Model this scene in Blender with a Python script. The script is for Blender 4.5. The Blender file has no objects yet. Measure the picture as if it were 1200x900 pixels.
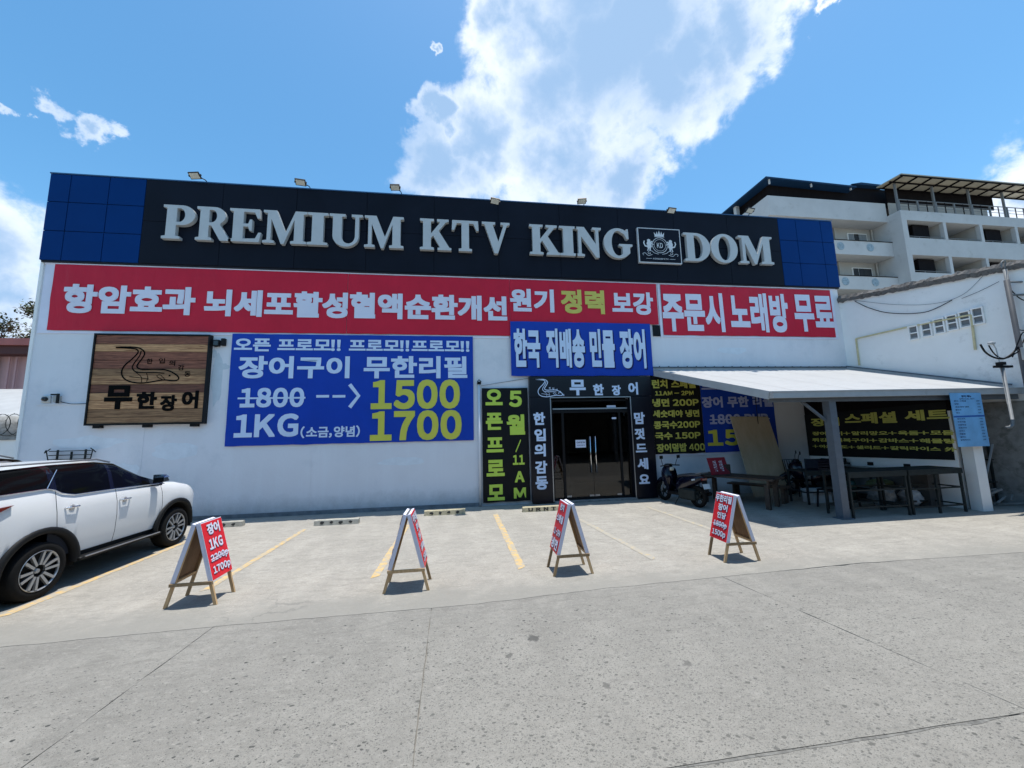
import bpy, math, random
from mathutils import Vector, Matrix, noise
from mathutils.geometry import tessellate_polygon
R=math.radians; PI=math.pi
SC=bpy.context.scene; COL=SC.collection
random.seed(7)

# ------------------------------------------------------------------ camera
F_PX=449.66; EYE=2.0
def cam_axes(pitch,yaw,roll):
    p,y,r=R(pitch),R(yaw),R(roll)
    f=Vector((math.sin(y)*math.cos(p),math.cos(y)*math.cos(p),math.sin(p)))
    rt=Vector((math.cos(y),-math.sin(y),0)); up=rt.cross(f)
    return f, math.cos(r)*rt+math.sin(r)*up, -math.sin(r)*rt+math.cos(r)*up
CF,CR,CU=cam_axes(7.3094,8.0901,-1.332)
cam=bpy.data.cameras.new('camera'); cam.sensor_width=36; cam.lens=F_PX/1200*36; cam.clip_start=.05; cam.clip_end=3000
co=bpy.data.objects.new('camera',cam); COL.objects.link(co); SC.camera=co
m=Matrix.Identity(4)
for i in range(3): m[i][0]=CR[i]; m[i][1]=CU[i]; m[i][2]=-CF[i]
m[0][3],m[1][3],m[2][3]=0,0,EYE
co.matrix_world=m
def ray(x,y): return CF+CR*((x-600)/F_PX)-CU*((y-450)/F_PX)
def at(x,y,Y=11.08):              # the point of the plane at distance Y that a sight line meets
    d=ray(x,y); d=d*(Y/d.y); return Vector((d.x,d.y,d.z+EYE))
def atX(x,y,X):
    d=ray(x,y); d=d*(X/d.x); return Vector((d.x,d.y,d.z+EYE))

# ------------------------------------------------------------------ sun, sky, exposure
SUN=Vector((.12,.055,1)).normalized()
el=math.asin(SUN.z); az=math.atan2(SUN.x,SUN.y)
sl=bpy.data.lights.new('sun','SUN'); sl.energy=4.2; sl.angle=R(.5); sl.color=(1,.965,.91)
so=bpy.data.objects.new('sun',sl); COL.objects.link(so); so.rotation_euler=(SUN).to_track_quat('Z','Y').to_euler(); so.location=(0,0,40)
vs=SC.view_settings; SC.display_settings.display_device='sRGB'; vs.view_transform='Standard'; vs.look='None'; vs.exposure=.37; vs.gamma=1; vs.use_curve_mapping=False
wd=bpy.data.worlds.new('World'); SC.world=wd; wd.use_nodes=True
nt=wd.node_tree; N=nt.nodes; L=nt.links; N.clear()
def nn(t,**k):
    n=N.new(t)
    for a,b in k.items(): setattr(n,a,b)
    return n
def mth(op,a,b=None,c=None,clamp=False):
    n=nn('ShaderNodeMath',operation=op,use_clamp=clamp)
    for i,v in enumerate((a,b,c)):
        if v is None: continue
        if isinstance(v,(int,float)): n.inputs[i].default_value=v
        else: L.new(v,n.inputs[i])
    return n.outputs[0]
def vdot(v,w):
    n=nn('ShaderNodeVectorMath',operation='DOT_PRODUCT'); L.new(v,n.inputs[0]); n.inputs[1].default_value=w; return n.outputs['Value']
sky=nn('ShaderNodeTexSky',sky_type='NISHITA',sun_disc=False,sun_elevation=el,sun_rotation=az,altitude=0,air_density=1.0,dust_density=.6,ozone_density=2.2)
tc=nn('ShaderNodeTexCoord'); D0=tc.outputs['Generated']
def warp(src,scale,amp,det):
    w=nn('ShaderNodeTexNoise'); w.inputs['Scale'].default_value=scale; w.inputs['Detail'].default_value=det; w.inputs['Roughness'].default_value=.6; L.new(D0,w.inputs['Vector'])
    a=nn('ShaderNodeVectorMath',operation='SUBTRACT'); L.new(w.outputs['Color'],a.inputs[0]); a.inputs[1].default_value=(.5,.5,.5)
    b=nn('ShaderNodeVectorMath',operation='MULTIPLY_ADD'); L.new(a.outputs[0],b.inputs[0]); b.inputs[1].default_value=(amp,)*3; L.new(src,b.inputs[2]); return b.outputs[0]
nrm=nn('ShaderNodeVectorMath',operation='NORMALIZE'); L.new(warp(warp(D0,5.0,.17,4),17.0,.12,8),nrm.inputs[0]); D=nrm.outputs[0]
# clouds: soft lobes around sight directions, edges broken up by noise
n1=nn('ShaderNodeTexNoise'); n1.inputs['Scale'].default_value=9; n1.inputs['Detail'].default_value=12; n1.inputs['Roughness'].default_value=.62; n1.inputs['Distortion'].default_value=.25; L.new(D0,n1.inputs['Vector'])
n2=nn('ShaderNodeTexNoise'); n2.inputs['Scale'].default_value=2.1; n2.inputs['Detail'].default_value=6; n2.inputs['Roughness'].default_value=.5; L.new(D0,n2.inputs['Vector'])
def lobe(px,py,rad,sq=1.0):
    d=ray(px,py).normalized()
    a=mth('ARCCOSINE',vdot(D,d))
    return mth('SUBTRACT',1,mth('DIVIDE',a,R(rad)))
def fmax(lst):
    o=lst[0]
    for x in lst[1:]: o=mth('MAXIMUM',o,x)
    return o
lobes=fmax([lobe(*q) for q in ((700,60,14),(640,110,12),(560,170,9),(650,190,11),(520,200,7),(780,110,9),(820,70,8),(870,30,6),(620,30,9),(500,140,3.5),(590,10,6),(730,200,7),(740,30,12),(700,-60,15),(690,-190,15),
     (10,345,6.5),(-40,290,8),(-20,390,9),(92,125,2.1),(10,112,1.2),(1205,238,3.6),(1270,225,7),(958,26,1.2),(510,48,1.0),(-300,260,14),(1500,260,15),(1700,100,12))])
field=mth('ADD',mth('MULTIPLY',lobes,1.35),mth('MULTIPLY',mth('SUBTRACT',n1.outputs['Fac'],.5),1.8))
dens=nn('ShaderNodeMapRange',interpolation_type='SMOOTHSTEP'); L.new(field,dens.inputs['Value']); dens.inputs['From Min'].default_value=.12; dens.inputs['From Max'].default_value=.78
# thick middle of a cloud is greyer than its thin rim
core=nn('ShaderNodeMapRange',interpolation_type='SMOOTHSTEP'); L.new(mth('ADD',mth('ADD',lobes,mth('MULTIPLY',mth('SUBTRACT',n1.outputs['Fac'],.5),.55)),mth('MULTIPLY',mth('SUBTRACT',n2.outputs['Fac'],.5),1.5)),core.inputs['Value']); core.inputs['From Min'].default_value=.18; core.inputs['From Max'].default_value=1.02
cc=nn('ShaderNodeMixRGB'); cc.inputs[1].default_value=(9.8,10.1,10.6,1); cc.inputs[2].default_value=(3.1,4.7,7.0,1); L.new(core.outputs[0],cc.inputs[0])
hs=nn('ShaderNodeHueSaturation'); hs.inputs['Saturation'].default_value=1.24; hs.inputs['Value'].default_value=1.64; hs.inputs['Hue'].default_value=.487; L.new(sky.outputs[0],hs.inputs['Color'])
mx=nn('ShaderNodeMixRGB'); L.new(mth('MULTIPLY',mth('MULTIPLY',dens.outputs[0],mth('MULTIPLY_ADD',lobes,2.4,.42,True)),.95),mx.inputs[0]); L.new(hs.outputs[0],mx.inputs[1]); L.new(cc.outputs[0],mx.inputs[2])
bg=nn('ShaderNodeBackground'); bg.inputs['Strength'].default_value=.10; L.new(mx.outputs[0],bg.inputs['Color'])
wo=nn('ShaderNodeOutputWorld'); L.new(bg.outputs[0],wo.inputs['Surface'])

# ------------------------------------------------------------------ mesh builder
class MB:
    def __init__(s): s.v=[]; s.f=[]
    def poly(s,pts): b=len(s.v); s.v+=[tuple(p) for p in pts]; s.f.append(tuple(range(b,b+len(pts)))); return s
    def box(s,a,b,M=None):
        x0,y0,z0=[min(a[i],b[i]) for i in range(3)]; x1,y1,z1=[max(a[i],b[i]) for i in range(3)]
        p=[Vector(q) for q in ((x0,y0,z0),(x1,y0,z0),(x1,y1,z0),(x0,y1,z0),(x0,y0,z1),(x1,y0,z1),(x1,y1,z1),(x0,y1,z1))]
        if M is not None: p=[M@q for q in p]
        return s.hexa(p)
    def hexa(s,p):
        o=len(s.v); s.v+=[tuple(q) for q in p]
        s.f+=[tuple(o+i for i in f) for f in ((0,3,2,1),(4,5,6,7),(0,1,5,4),(1,2,6,5),(2,3,7,6),(3,0,4,7))]; return s
    def bbox(s,a,b,bev=.006):          # box with chamfered upright and top edges
        x0,y0,z0=[min(a[i],b[i]) for i in range(3)]; x1,y1,z1=[max(a[i],b[i]) for i in range(3)]
        c=bev; ring=lambda i:[(x0+i+c,y0+i),(x1-i-c,y0+i),(x1-i,y0+i+c),(x1-i,y1-i-c),(x1-i-c,y1-i),(x0+i+c,y1-i),(x0+i,y1-i-c),(x0+i,y0+i+c)]
        o=len(s.v)
        for z,i in ((z0,c),(z0+c,0),(z1-c,0),(z1,c)): s.v+=[(q[0],q[1],z) for q in ring(i)]
        for k in range(3):
            for j in range(8): s.f.append((o+8*k+j,o+8*k+(j+1)%8,o+8*k+8+(j+1)%8,o+8*k+8+j))
        s.f.append(tuple(o+7-j for j in range(8))); s.f.append(tuple(o+24+j for j in range(8))); return s
    def beam(s,a,b,w,h=None,up=(0,0,1)):
        a=Vector(a);b=Vector(b);h=h or w; d=(b-a).normalized(); u=Vector(up)
        if abs(d.dot(u))>.98: u=Vector((0,1,0))
        x=d.cross(u).normalized()*(w/2); y=x.cross(d).normalized()*(h/2)
        return s.hexa([a-x-y,a+x-y,b+x-y,b-x-y,a-x+y,a+x+y,b+x+y,b-x+y])
    def tube(s,pts,r,n=8,cap=True):
        pts=[Vector(p) for p in pts]; o=len(s.v); u=None
        for i,p in enumerate(pts):
            d=(pts[min(i+1,len(pts)-1)]-pts[max(i-1,0)]).normalized()
            if u is None:
                u=d.cross(Vector((0,0,1)) if abs(d.z)<.9 else Vector((1,0,0))).normalized()
            else: u=(u-d*u.dot(d)).normalized()
            w=d.cross(u); rr=r[i] if isinstance(r,(list,tuple)) else r
            for k in range(n):
                a=2*PI*k/n; s.v.append(tuple(p+u*math.cos(a)*rr+w*math.sin(a)*rr))
        for i in range(len(pts)-1):
            for k in range(n): s.f.append((o+i*n+k,o+i*n+(k+1)%n,o+(i+1)*n+(k+1)%n,o+(i+1)*n+k))
        if cap: s.f.append(tuple(o+n-1-k for k in range(n))); e=o+(len(pts)-1)*n; s.f.append(tuple(e+k for k in range(n)))
        return s
    def lathe(s,prof,c,axis='X',n=32):      # prof: (radius, offset along the axis)
        c=Vector(c); o=len(s.v)
        for r,h in prof:
            for k in range(n):
                a=2*PI*k/n; p={'X':(h,r*math.cos(a),r*math.sin(a)),'Y':(r*math.cos(a),h,r*math.sin(a)),'Z':(r*math.cos(a),r*math.sin(a),h)}[axis]
                s.v.append(tuple(c+Vector(p)))
        for i in range(len(prof)-1):
            for k in range(n): s.f.append((o+i*n+k,o+i*n+(k+1)%n,o+(i+1)*n+(k+1)%n,o+(i+1)*n+k))
        return s
    def prism(s,outline,fr,d0,d1,holes=()):   # 2-D outline in a frame, given thickness
        loops=[list(outline)]+[list(h) for h in holes]
        tri=tessellate_polygon([[Vector((x,y,0)) for x,y in l] for l in loops]); flat=[p for l in loops for p in l]
        o=len(s.v); n=len(flat)
        s.v+=[tuple(fr(x,y,d1)) for x,y in flat]+[tuple(fr(x,y,d0)) for x,y in flat]
        for t in tri: s.f.append(tuple(o+i for i in t)); s.f.append(tuple(o+n+i for i in reversed(t)))
        b=o
        for l in loops:
            k=len(l)
            for i in range(k): j=(i+1)%k; s.f.append((b+i,b+j,b+n+j,b+n+i))
            b+=k
        return s
    def flat(s,outline,fr,d,holes=()):
        loops=[list(outline)]+[list(h) for h in holes]
        tri=tessellate_polygon([[Vector((x,y,0)) for x,y in l] for l in loops]); flat=[p for l in loops for p in l]
        o=len(s.v); s.v+=[tuple(fr(x,y,d)) for x,y in flat]; s.f+=[tuple(o+i for i in t) for t in tri]; return s
    def stroke(s,pts,w,fr,d,closed=False):
        P=[Vector((p[0],p[1])) for p in pts]; n=len(P); o=len(s.v)
        for i in range(n):
            a=P[(i-1)%n] if closed or i>0 else P[i]; b=P[(i+1)%n] if closed or i<n-1 else P[i]
            t=(b-a); t=t.normalized() if t.length>0 else Vector((1,0)); q=Vector((-t.y,t.x))*(w[i] if isinstance(w,(list,tuple)) else w)/2
            s.v.append(tuple(fr(*(P[i]+q),d))); s.v.append(tuple(fr(*(P[i]-q),d)))
        for i in range(n if closed else n-1): j=(i+1)%n; s.f.append((o+2*i,o+2*i+1,o+2*j+1,o+2*j))
        return s
    def grid(s,P):
        o=len(s.v); r=len(P); c=len(P[0])
        for row in P: s.v+=[tuple(p) for p in row]
        for i in range(r-1):
            for j in range(c-1): s.f.append((o+i*c+j,o+i*c+j+1,o+(i+1)*c+j+1,o+(i+1)*c+j))
        return s
def frame(o,U,V,Nn):
    o,U,V,Nn=[Vector(q) for q in (o,U,V,Nn)]
    return lambda x,y,d=0: o+U*x+V*y+Nn*d
def rootloc(p):
    l=Vector((0,0,0))
    while p is not None: l+=Vector(p.location); p=p.parent
    return l
def tag(o,label=None,cat=None,group=None,kind=None):
    for k,v in (('label',label),('category',cat),('group',group),('kind',kind)):
        if v: o[k]=v
    return o
def mkmesh(name,mb,mat,smooth=False,off=None,fix=True):
    v=mb.v if off is None else [(a-off.x,b-off.y,c-off.z) for a,b,c in mb.v]
    me=bpy.data.meshes.new(name); me.from_pydata(v,[],mb.f); 
    if fix:
        import bmesh
        b=bmesh.new(); b.from_mesh(me); bmesh.ops.recalc_face_normals(b,faces=b.faces); b.to_mesh(me); b.free()
    if smooth:
        me.polygons.foreach_set('use_smooth',[True]*len(me.polygons))
    if mat: me.materials.append(mat)
    me.update(); return me
def part(name,mb,mat,parent,smooth=False,world=True,label=None,fix=True,kind=None):
    off=rootloc(parent) if world and parent is not None else None
    o=bpy.data.objects.new(name,mkmesh(name,mb,mat,smooth,off,fix)); COL.objects.link(o); o.parent=parent
    return tag(o,label,kind=kind)
def autos(o,ang=35):
    o.data.polygons.foreach_set('use_smooth',[True]*len(o.data.polygons)); o.data.set_sharp_from_angle(angle=R(ang)); return o
def single(name,mb,mat,label,cat,group=None,kind=None,smooth=False,fix=True):
    c=Vector((0,0,0))
    if mb.v and kind!='structure':
        xs=[min(v[i] for v in mb.v) for i in range(3)]; xe=[max(v[i] for v in mb.v) for i in range(3)]; c=Vector(((xs[0]+xe[0])/2,(xs[1]+xe[1])/2,xs[2]))
    o=bpy.data.objects.new(name,mkmesh(name,mb,mat,smooth,c,fix)); o.location=c; COL.objects.link(o); return tag(o,label,cat,group,kind)
def thing(name,label,cat,loc=(0,0,0),rz=0,group=None):
    o=bpy.data.objects.new(name,None); o.location=loc; o.rotation_euler=(0,0,rz); o.empty_display_size=.2; COL.objects.link(o); return tag(o,label,cat,group)
def dup(o,loc,rz=0,label=None,scale=None):
    def cp(x,p):
        c=x.copy(); COL.objects.link(c); c.parent=p
        for ch in list(x.children): cp(ch,c)
        return c
    r=cp(o,None); r.location=loc; r.rotation_euler=(0,0,rz)
    if scale: r.scale=scale
    if label: r['label']=label
    return r

# ------------------------------------------------------------------ materials
MATS={}
def pmat(name,col,rough=.6,metal=0,var=.08,vs_=2.5,bump=0,bs=40,coat=0,stretch=None,dirt=None,spec=.5):
    m=bpy.data.materials.new(name); m.use_nodes=True; t=m.node_tree; n=t.nodes; l=t.links; p=n['Principled BSDF']
    p.inputs['Roughness'].default_value=rough; p.inputs['Metallic'].default_value=metal; p.inputs['Coat Weight'].default_value=coat; p.inputs['Specular IOR Level'].default_value=spec
    g=n.new('ShaderNodeNewGeometry'); src=g.outputs['Position']
    if stretch:
        mp=n.new('ShaderNodeMapping'); mp.inputs['Scale'].default_value=stretch; l.new(src,mp.inputs['Vector']); src=mp.outputs[0]
    nz=n.new('ShaderNodeTexNoise'); nz.inputs['Scale'].default_value=vs_; nz.inputs['Detail'].default_value=7; nz.inputs['Roughness'].default_value=.6; l.new(src,nz.inputs['Vector'])
    cr=n.new('ShaderNodeValToRGB'); cr.color_ramp.elements[0].position=.3; cr.color_ramp.elements[1].position=.7
    cr.color_ramp.elements[0].color=tuple(min(1,c*(1-var)) for c in col)+(1,); cr.color_ramp.elements[1].color=tuple(min(1,c*(1+var)) for c in col)+(1,)
    l.new(nz.outputs['Fac'],cr.inputs[0]); out=cr.outputs[0]
    if dirt:
        dcol,thr,dscale,amt=dirt
        dn=n.new('ShaderNodeTexNoise'); dn.inputs['Scale'].default_value=dscale; dn.inputs['Detail'].default_value=9; dn.inputs['Roughness'].default_value=.68; l.new(src,dn.inputs['Vector'])
        mr=n.new('ShaderNodeMapRange'); mr.inputs['From Min'].default_value=thr; mr.inputs['From Max'].default_value=thr+.12; mr.inputs['To Max'].default_value=amt; l.new(dn.outputs['Fac'],mr.inputs['Value'])
        mx=n.new('ShaderNodeMixRGB'); l.new(mr.outputs[0],mx.inputs[0]); l.new(out,mx.inputs[1]); mx.inputs[2].default_value=tuple(dcol)+(1,); out=mx.outputs[0]
    l.new(out,p.inputs['Base Color'])
    if bump:
        bn=n.new('ShaderNodeTexNoise'); bn.inputs['Scale'].default_value=bs; bn.inputs['Detail'].default_value=5; l.new(src,bn.inputs['Vector'])
        b=n.new('ShaderNodeBump'); b.inputs['Strength'].default_value=bump; b.inputs['Distance'].default_value=.01; l.new(bn.outputs['Fac'],b.inputs['Height']); l.new(b.outputs[0],p.inputs['Normal'])
    return m

def concrete(name,base,dark,road):
    m=bpy.data.materials.new(name); m.use_nodes=True; t=m.node_tree; n=t.nodes; l=t.links; p=n['Principled BSDF']; p.inputs['Roughness'].default_value=.88; p.inputs['Specular IOR Level'].default_value=.3
    g=n.new('ShaderNodeNewGeometry'); pos=g.outputs['Position']
    def M2(op,a,b,clamp=False):
        x=n.new('ShaderNodeMath'); x.operation=op; x.use_clamp=clamp
        for i,v in enumerate((a,b)):
            if isinstance(v,(int,float)): x.inputs[i].default_value=v
            else: l.new(v,x.inputs[i])
        return x.outputs[0]
    def nz(sc,det=8,ro=.6,st=None,dist=0):
        s=pos
        if st: mp=n.new('ShaderNodeMapping'); mp.inputs['Scale'].default_value=st; mp.inputs['Location'].default_value=(3.1*sc,1.7,0); l.new(pos,mp.inputs['Vector']); s=mp.outputs[0]
        x=n.new('ShaderNodeTexNoise'); x.inputs['Scale'].default_value=sc; x.inputs['Detail'].default_value=det; x.inputs['Roughness'].default_value=ro; x.inputs['Distortion'].default_value=dist; l.new(s,x.inputs['Vector']); return x.outputs['Fac']
    def rng(v,a,b,c=0,d=1,sm=True):
        x=n.new('ShaderNodeMapRange'); x.interpolation_type='SMOOTHSTEP' if sm else 'LINEAR'; l.new(v,x.inputs['Value'])
        for i,q in zip(('From Min','From Max','To Min','To Max'),(a,b,c,d)): x.inputs[i].default_value=q
        return x.outputs[0]
    def mix(f,a,b,mode='MIX'):
        x=n.new('ShaderNodeMixRGB'); x.blend_type=mode
        for i,v in enumerate((f,a,b)):
            if isinstance(v,(int,float)): x.inputs[i].default_value=v
            elif isinstance(v,tuple): x.inputs[i].default_value=v+(1,) if len(v)==3 else v
            else: l.new(v,x.inputs[i])
        return x.outputs[0]
    c=mix(rng(nz(.45,8,.62),.3,.7),dark,base)
    c=mix(rng(nz(2.3,9,.65,(1,.45,1)),.40,.70,0,.6),c,tuple(x*1.25 for x in base))          # pale trowelled smears
    c=mix(rng(nz(1.1,9,.72,(.5,1.6,1),.6),.52,.70,0,.5),c,tuple(x*.62 for x in base))        # stains
    c=mix(rng(nz(9,8,.75,(.35,1,1)),.46,.66,0,.8),c,tuple(x*.66 for x in base))
    c=mix(rng(nz(60,4,.7),.35,.65,0,.5),c,mix(.5,c,(1.,1.,1.),'MULTIPLY'))
    c=mix(rng(nz(120,3,.8),.50,.70,0,.5),c,tuple(x*.5 for x in base)); c=mix(rng(nz(210,2,.9),.45,.66,0,.45),c,tuple(min(1,x*1.45) for x in base)); c=mix(rng(nz(30,7,.85),.50,.66,0,.7),c,tuple(x*.60 for x in base)); c=mix(rng(nz(24,7,.85,(.6,1,1)),.52,.66,0,.75),c,tuple(min(1,x*1.42) for x in base)); c=mix(rng(nz(70,3,.9),.60,.68,0,.8),c,tuple(x*.45 for x in base))                        # sandy grain
    sep=n.new('ShaderNodeSeparateXYZ'); l.new(pos,sep.inputs[0])
    h=nz(90,4,.8)
    if road:
        # where the cement skin has worn off the stones of the mix show
        wear=M2('MULTIPLY',rng(nz(.8,5,.6),.28,.50),M2('MULTIPLY',rng(sep.outputs[1],4.9,3.3),rng(sep.outputs[0],-2.4,.3,.25,1)),True)
        def stones(sc,rmax,keep,seed):
            mp=n.new('ShaderNodeMapping'); mp.inputs['Location'].default_value=(seed,seed*.7,0); mp.inputs['Scale'].default_value=(sc*.8,sc*1.12,0.001); mp.inputs['Rotation'].default_value=(0,0,.5); l.new(pos,mp.inputs['Vector'])
            wv=n.new('ShaderNodeTexNoise'); wv.inputs['Scale'].default_value=1.6; wv.inputs['Detail'].default_value=2; l.new(mp.outputs[0],wv.inputs['Vector'])
            ad=n.new('ShaderNodeVectorMath'); ad.operation='MULTIPLY_ADD'; l.new(wv.outputs['Color'],ad.inputs[0]); ad.inputs[1].default_value=(.55,.55,0); l.new(mp.outputs[0],ad.inputs[2])
            v=n.new('ShaderNodeTexVoronoi'); v.inputs['Scale'].default_value=1; v.inputs['Randomness'].default_value=1; l.new(ad.outputs[0],v.inputs['Vector'])
            sp=n.new('ShaderNodeSeparateColor'); l.new(v.outputs['Color'],sp.inputs[0])
            rad=M2('MULTIPLY',M2('ADD',sp.outputs[0],.25),rmax)
            inside=rng(M2('SUBTRACT',rad,v.outputs['Distance']),0,.05)
            kp=M2('GREATER_THAN',wear,M2('ADD',M2('MULTIPLY',sp.outputs[1],1.0/keep),.02))
            return M2('MULTIPLY',inside,kp),sp.outputs[2]
        for sc,rm,keep,seed in ((17,.25,.42,3.3),(32,.32,.8,9.1),(64,.35,.8,17.7),(130,.40,.8,4.7)):
            msk,sh=stones(sc,rm,keep,seed)
            c=mix(M2('MULTIPLY',msk,.95),c,mix(sh,(.020,.023,.022),(.120,.118,.108)))
        spots=None
        for (sx,sy,sr) in ((.72,4.0,.075),(.45,3.75,.05),(1.95,3.35,.05),(1.15,3.2,.04)):
            dd=n.new('ShaderNodeVectorMath'); dd.operation='DISTANCE'; l.new(pos,dd.inputs[0]); dd.inputs[1].default_value=(sx,sy,0)
            q=rng(M2('ADD',dd.outputs['Value'],M2('MULTIPLY',M2('SUBTRACT',nz(22,4,.6),.5),.12)),sr,sr*.55)
            spots=q if spots is None else M2('MAXIMUM',spots,q)
        c=mix(M2('MULTIPLY',spots,.85),c,(.045,.045,.043))
        c=mix(M2('MULTIPLY',wear,.35),c,tuple(min(1,x*1.22) for x in base))
    else:
        # tyre dirt carried over from the road fades out across the lot edge
        c=mix(rng(M2('ADD',sep.outputs[1],M2('MULTIPLY',M2('SUBTRACT',nz(1.6,8,.7),.5),1.6)),5.75,4.95,0,.75),c,(.235,.226,.20))
        # fine wandering hairline cracks
        v=n.new('ShaderNodeTexVoronoi'); v.feature='DISTANCE_TO_EDGE'; v.inputs['Scale'].default_value=.28
        wv=n.new('ShaderNodeTexNoise'); wv.inputs['Scale'].default_value=1.3; wv.inputs['Detail'].default_value=9; wv.inputs['Roughness'].default_value=.7; l.new(pos,wv.inputs['Vector'])
        ad=n.new('ShaderNodeVectorMath'); ad.operation='MULTIPLY_ADD'; l.new(wv.outputs['Color'],ad.inputs[0]); ad.inputs[1].default_value=(.9,.9,0); l.new(pos,ad.inputs[2]); l.new(ad.outputs[0],v.inputs['Vector'])
        c=mix(M2('MULTIPLY',rng(v.outputs['Distance'],.0028,.0008),rng(nz(.7,3,.5),.52,.62,0,.55)),c,(.16,.155,.14))
        damp=n.new('ShaderNodeVectorMath'); damp.operation='DISTANCE'; l.new(pos,damp.inputs[0]); damp.inputs[1].default_value=(6.45,7.55,0)
        c=mix(rng(M2('ADD',damp.outputs['Value'],M2('MULTIPLY',M2('SUBTRACT',nz(5,5,.6),.5),.5)),.42,.2,0,.6),c,(.2,.195,.18))
    l.new(c,p.inputs['Base Color'])
    b=n.new('ShaderNodeBump'); b.inputs['Strength'].default_value=.6; b.inputs['Distance'].default_value=.008; l.new(M2('ADD',h,M2('MULTIPLY',nz(8,6,.7),1.5)),b.inputs['Height']); l.new(b.outputs[0],p.inputs['Normal'])
    return m

def wallmat():
    m=pmat('painted_render',(.75,.755,.785),.7,var=.035,vs_=.9,bump=.25,bs=18,dirt=((.60,.63,.67),.54,.7,.55)); t=m.node_tree; n=t.nodes; l=t.links; p=n['Principled BSDF']
    src=p.inputs['Base Color'].links[0].from_socket
    g=n.new('ShaderNodeNewGeometry'); mp=n.new('ShaderNodeMapping'); mp.inputs['Scale'].default_value=(2.2,1,.16); l.new(g.outputs['Position'],mp.inputs['Vector'])
    nz=n.new('ShaderNodeTexNoise'); nz.inputs['Scale'].default_value=1.6; nz.inputs['Detail'].default_value=8; nz.inputs['Roughness'].default_value=.7; l.new(mp.outputs[0],nz.inputs['Vector'])
    mr=n.new('ShaderNodeMapRange'); mr.inputs['From Min'].default_value=.48; mr.inputs['From Max'].default_value=.75; mr.inputs['To Max'].default_value=.5; l.new(nz.outputs['Fac'],mr.inputs['Value'])
    a=n.new('ShaderNodeMixRGB'); l.new(mr.outputs[0],a.inputs[0]); l.new(src,a.inputs[1]); a.inputs[2].default_value=(.80,.83,.86,1)
    # splash dirt low on the wall
    sp=n.new('ShaderNodeSeparateXYZ'); l.new(g.outputs['Position'],sp.inputs[0])
    n2=n.new('ShaderNodeTexNoise'); n2.inputs['Scale'].default_value=3.0; n2.inputs['Detail'].default_value=8; n2.inputs['Roughness'].default_value=.75; l.new(g.outputs['Position'],n2.inputs['Vector'])
    ad=n.new('ShaderNodeMath'); ad.operation='MULTIPLY_ADD'; l.new(n2.outputs['Fac'],ad.inputs[0]); ad.inputs[1].default_value=-.9; l.new(sp.outputs[2],ad.inputs[2])
    m2=n.new('ShaderNodeMapRange'); m2.inputs['From Min'].default_value=.1; m2.inputs['From Max'].default_value=-.45; m2.inputs['To Max'].default_value=.55; l.new(ad.outputs[0],m2.inputs['Value'])
    b=n.new('ShaderNodeMixRGB'); l.new(m2.outputs[0],b.inputs[0]); l.new(a.outputs[0],b.inputs[1]); b.inputs[2].default_value=(.30,.31,.30,1)
    l.new(b.outputs[0],p.inputs['Base Color']); return m
def vinyl(name,col,rough=.45,bump=.35):
    m=pmat(name,col,rough,var=.07,vs_=1.6,spec=.22); t=m.node_tree; n=t.nodes; l=t.links; p=n['Principled BSDF']
    g=n.new('ShaderNodeNewGeometry'); mp=n.new('ShaderNodeMapping'); mp.inputs['Rotation'].default_value=(0,.75,0); mp.inputs['Scale'].default_value=(1.7,1,.35); l.new(g.outputs['Position'],mp.inputs['Vector'])
    nz=n.new('ShaderNodeTexNoise'); nz.inputs['Scale'].default_value=1.7; nz.inputs['Detail'].default_value=4; nz.inputs['Roughness'].default_value=.5; nz.inputs['Distortion'].default_value=.8; l.new(mp.outputs[0],nz.inputs['Vector'])
    b=n.new('ShaderNodeBump'); b.inputs['Strength'].default_value=bump; b.inputs['Distance'].default_value=.06; l.new(nz.outputs['Fac'],b.inputs['Height']); l.new(b.outputs[0],p.inputs['Normal']); return m
def woodmat(name,c0,c1,rough=.6,sc=(14,14,1.2)):
    m=bpy.data.materials.new(name); m.use_nodes=True; t=m.node_tree; n=t.nodes; l=t.links; p=n['Principled BSDF']; p.inputs['Roughness'].default_value=rough
    g=n.new('ShaderNodeNewGeometry'); oi=n.new('ShaderNodeObjectInfo'); mp=n.new('ShaderNodeMapping'); mp.inputs['Scale'].default_value=sc; l.new(g.outputs['Position'],mp.inputs['Vector'])
    nz=n.new('ShaderNodeTexNoise'); nz.inputs['Scale'].default_value=1; nz.inputs['Detail'].default_value=9; nz.inputs['Roughness'].default_value=.65; nz.inputs['Distortion'].default_value=1.1; l.new(mp.outputs[0],nz.inputs['Vector'])
    cr=n.new('ShaderNodeValToRGB'); cr.color_ramp.elements[0].position=.33; cr.color_ramp.elements[1].position=.66; cr.color_ramp.elements[0].color=c0+(1,); cr.color_ramp.elements[1].color=c1+(1,)
    l.new(nz.outputs['Fac'],cr.inputs[0])
    mr=n.new('ShaderNodeMapRange'); mr.inputs['To Min'].default_value=.55; mr.inputs['To Max'].default_value=1.45; l.new(oi.outputs['Random'],mr.inputs['Value'])
    hv=n.new('ShaderNodeHueSaturation'); l.new(mr.outputs[0],hv.inputs['Value']); l.new(cr.outputs[0],hv.inputs['Color']); l.new(hv.outputs[0],p.inputs['Base Color'])
    b=n.new('ShaderNodeBump'); b.inputs['Strength'].default_value=.3; b.inputs['Distance'].default_value=.004; l.new(nz.outputs['Fac'],b.inputs['Height']); l.new(b.outputs[0],p.inputs['Normal']); return m
def paintline(name,col,under,thr=.5):
    m=pmat(name,col,.85,var=.12,vs_=9,dirt=(under,thr,11,.95)); return m
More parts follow.
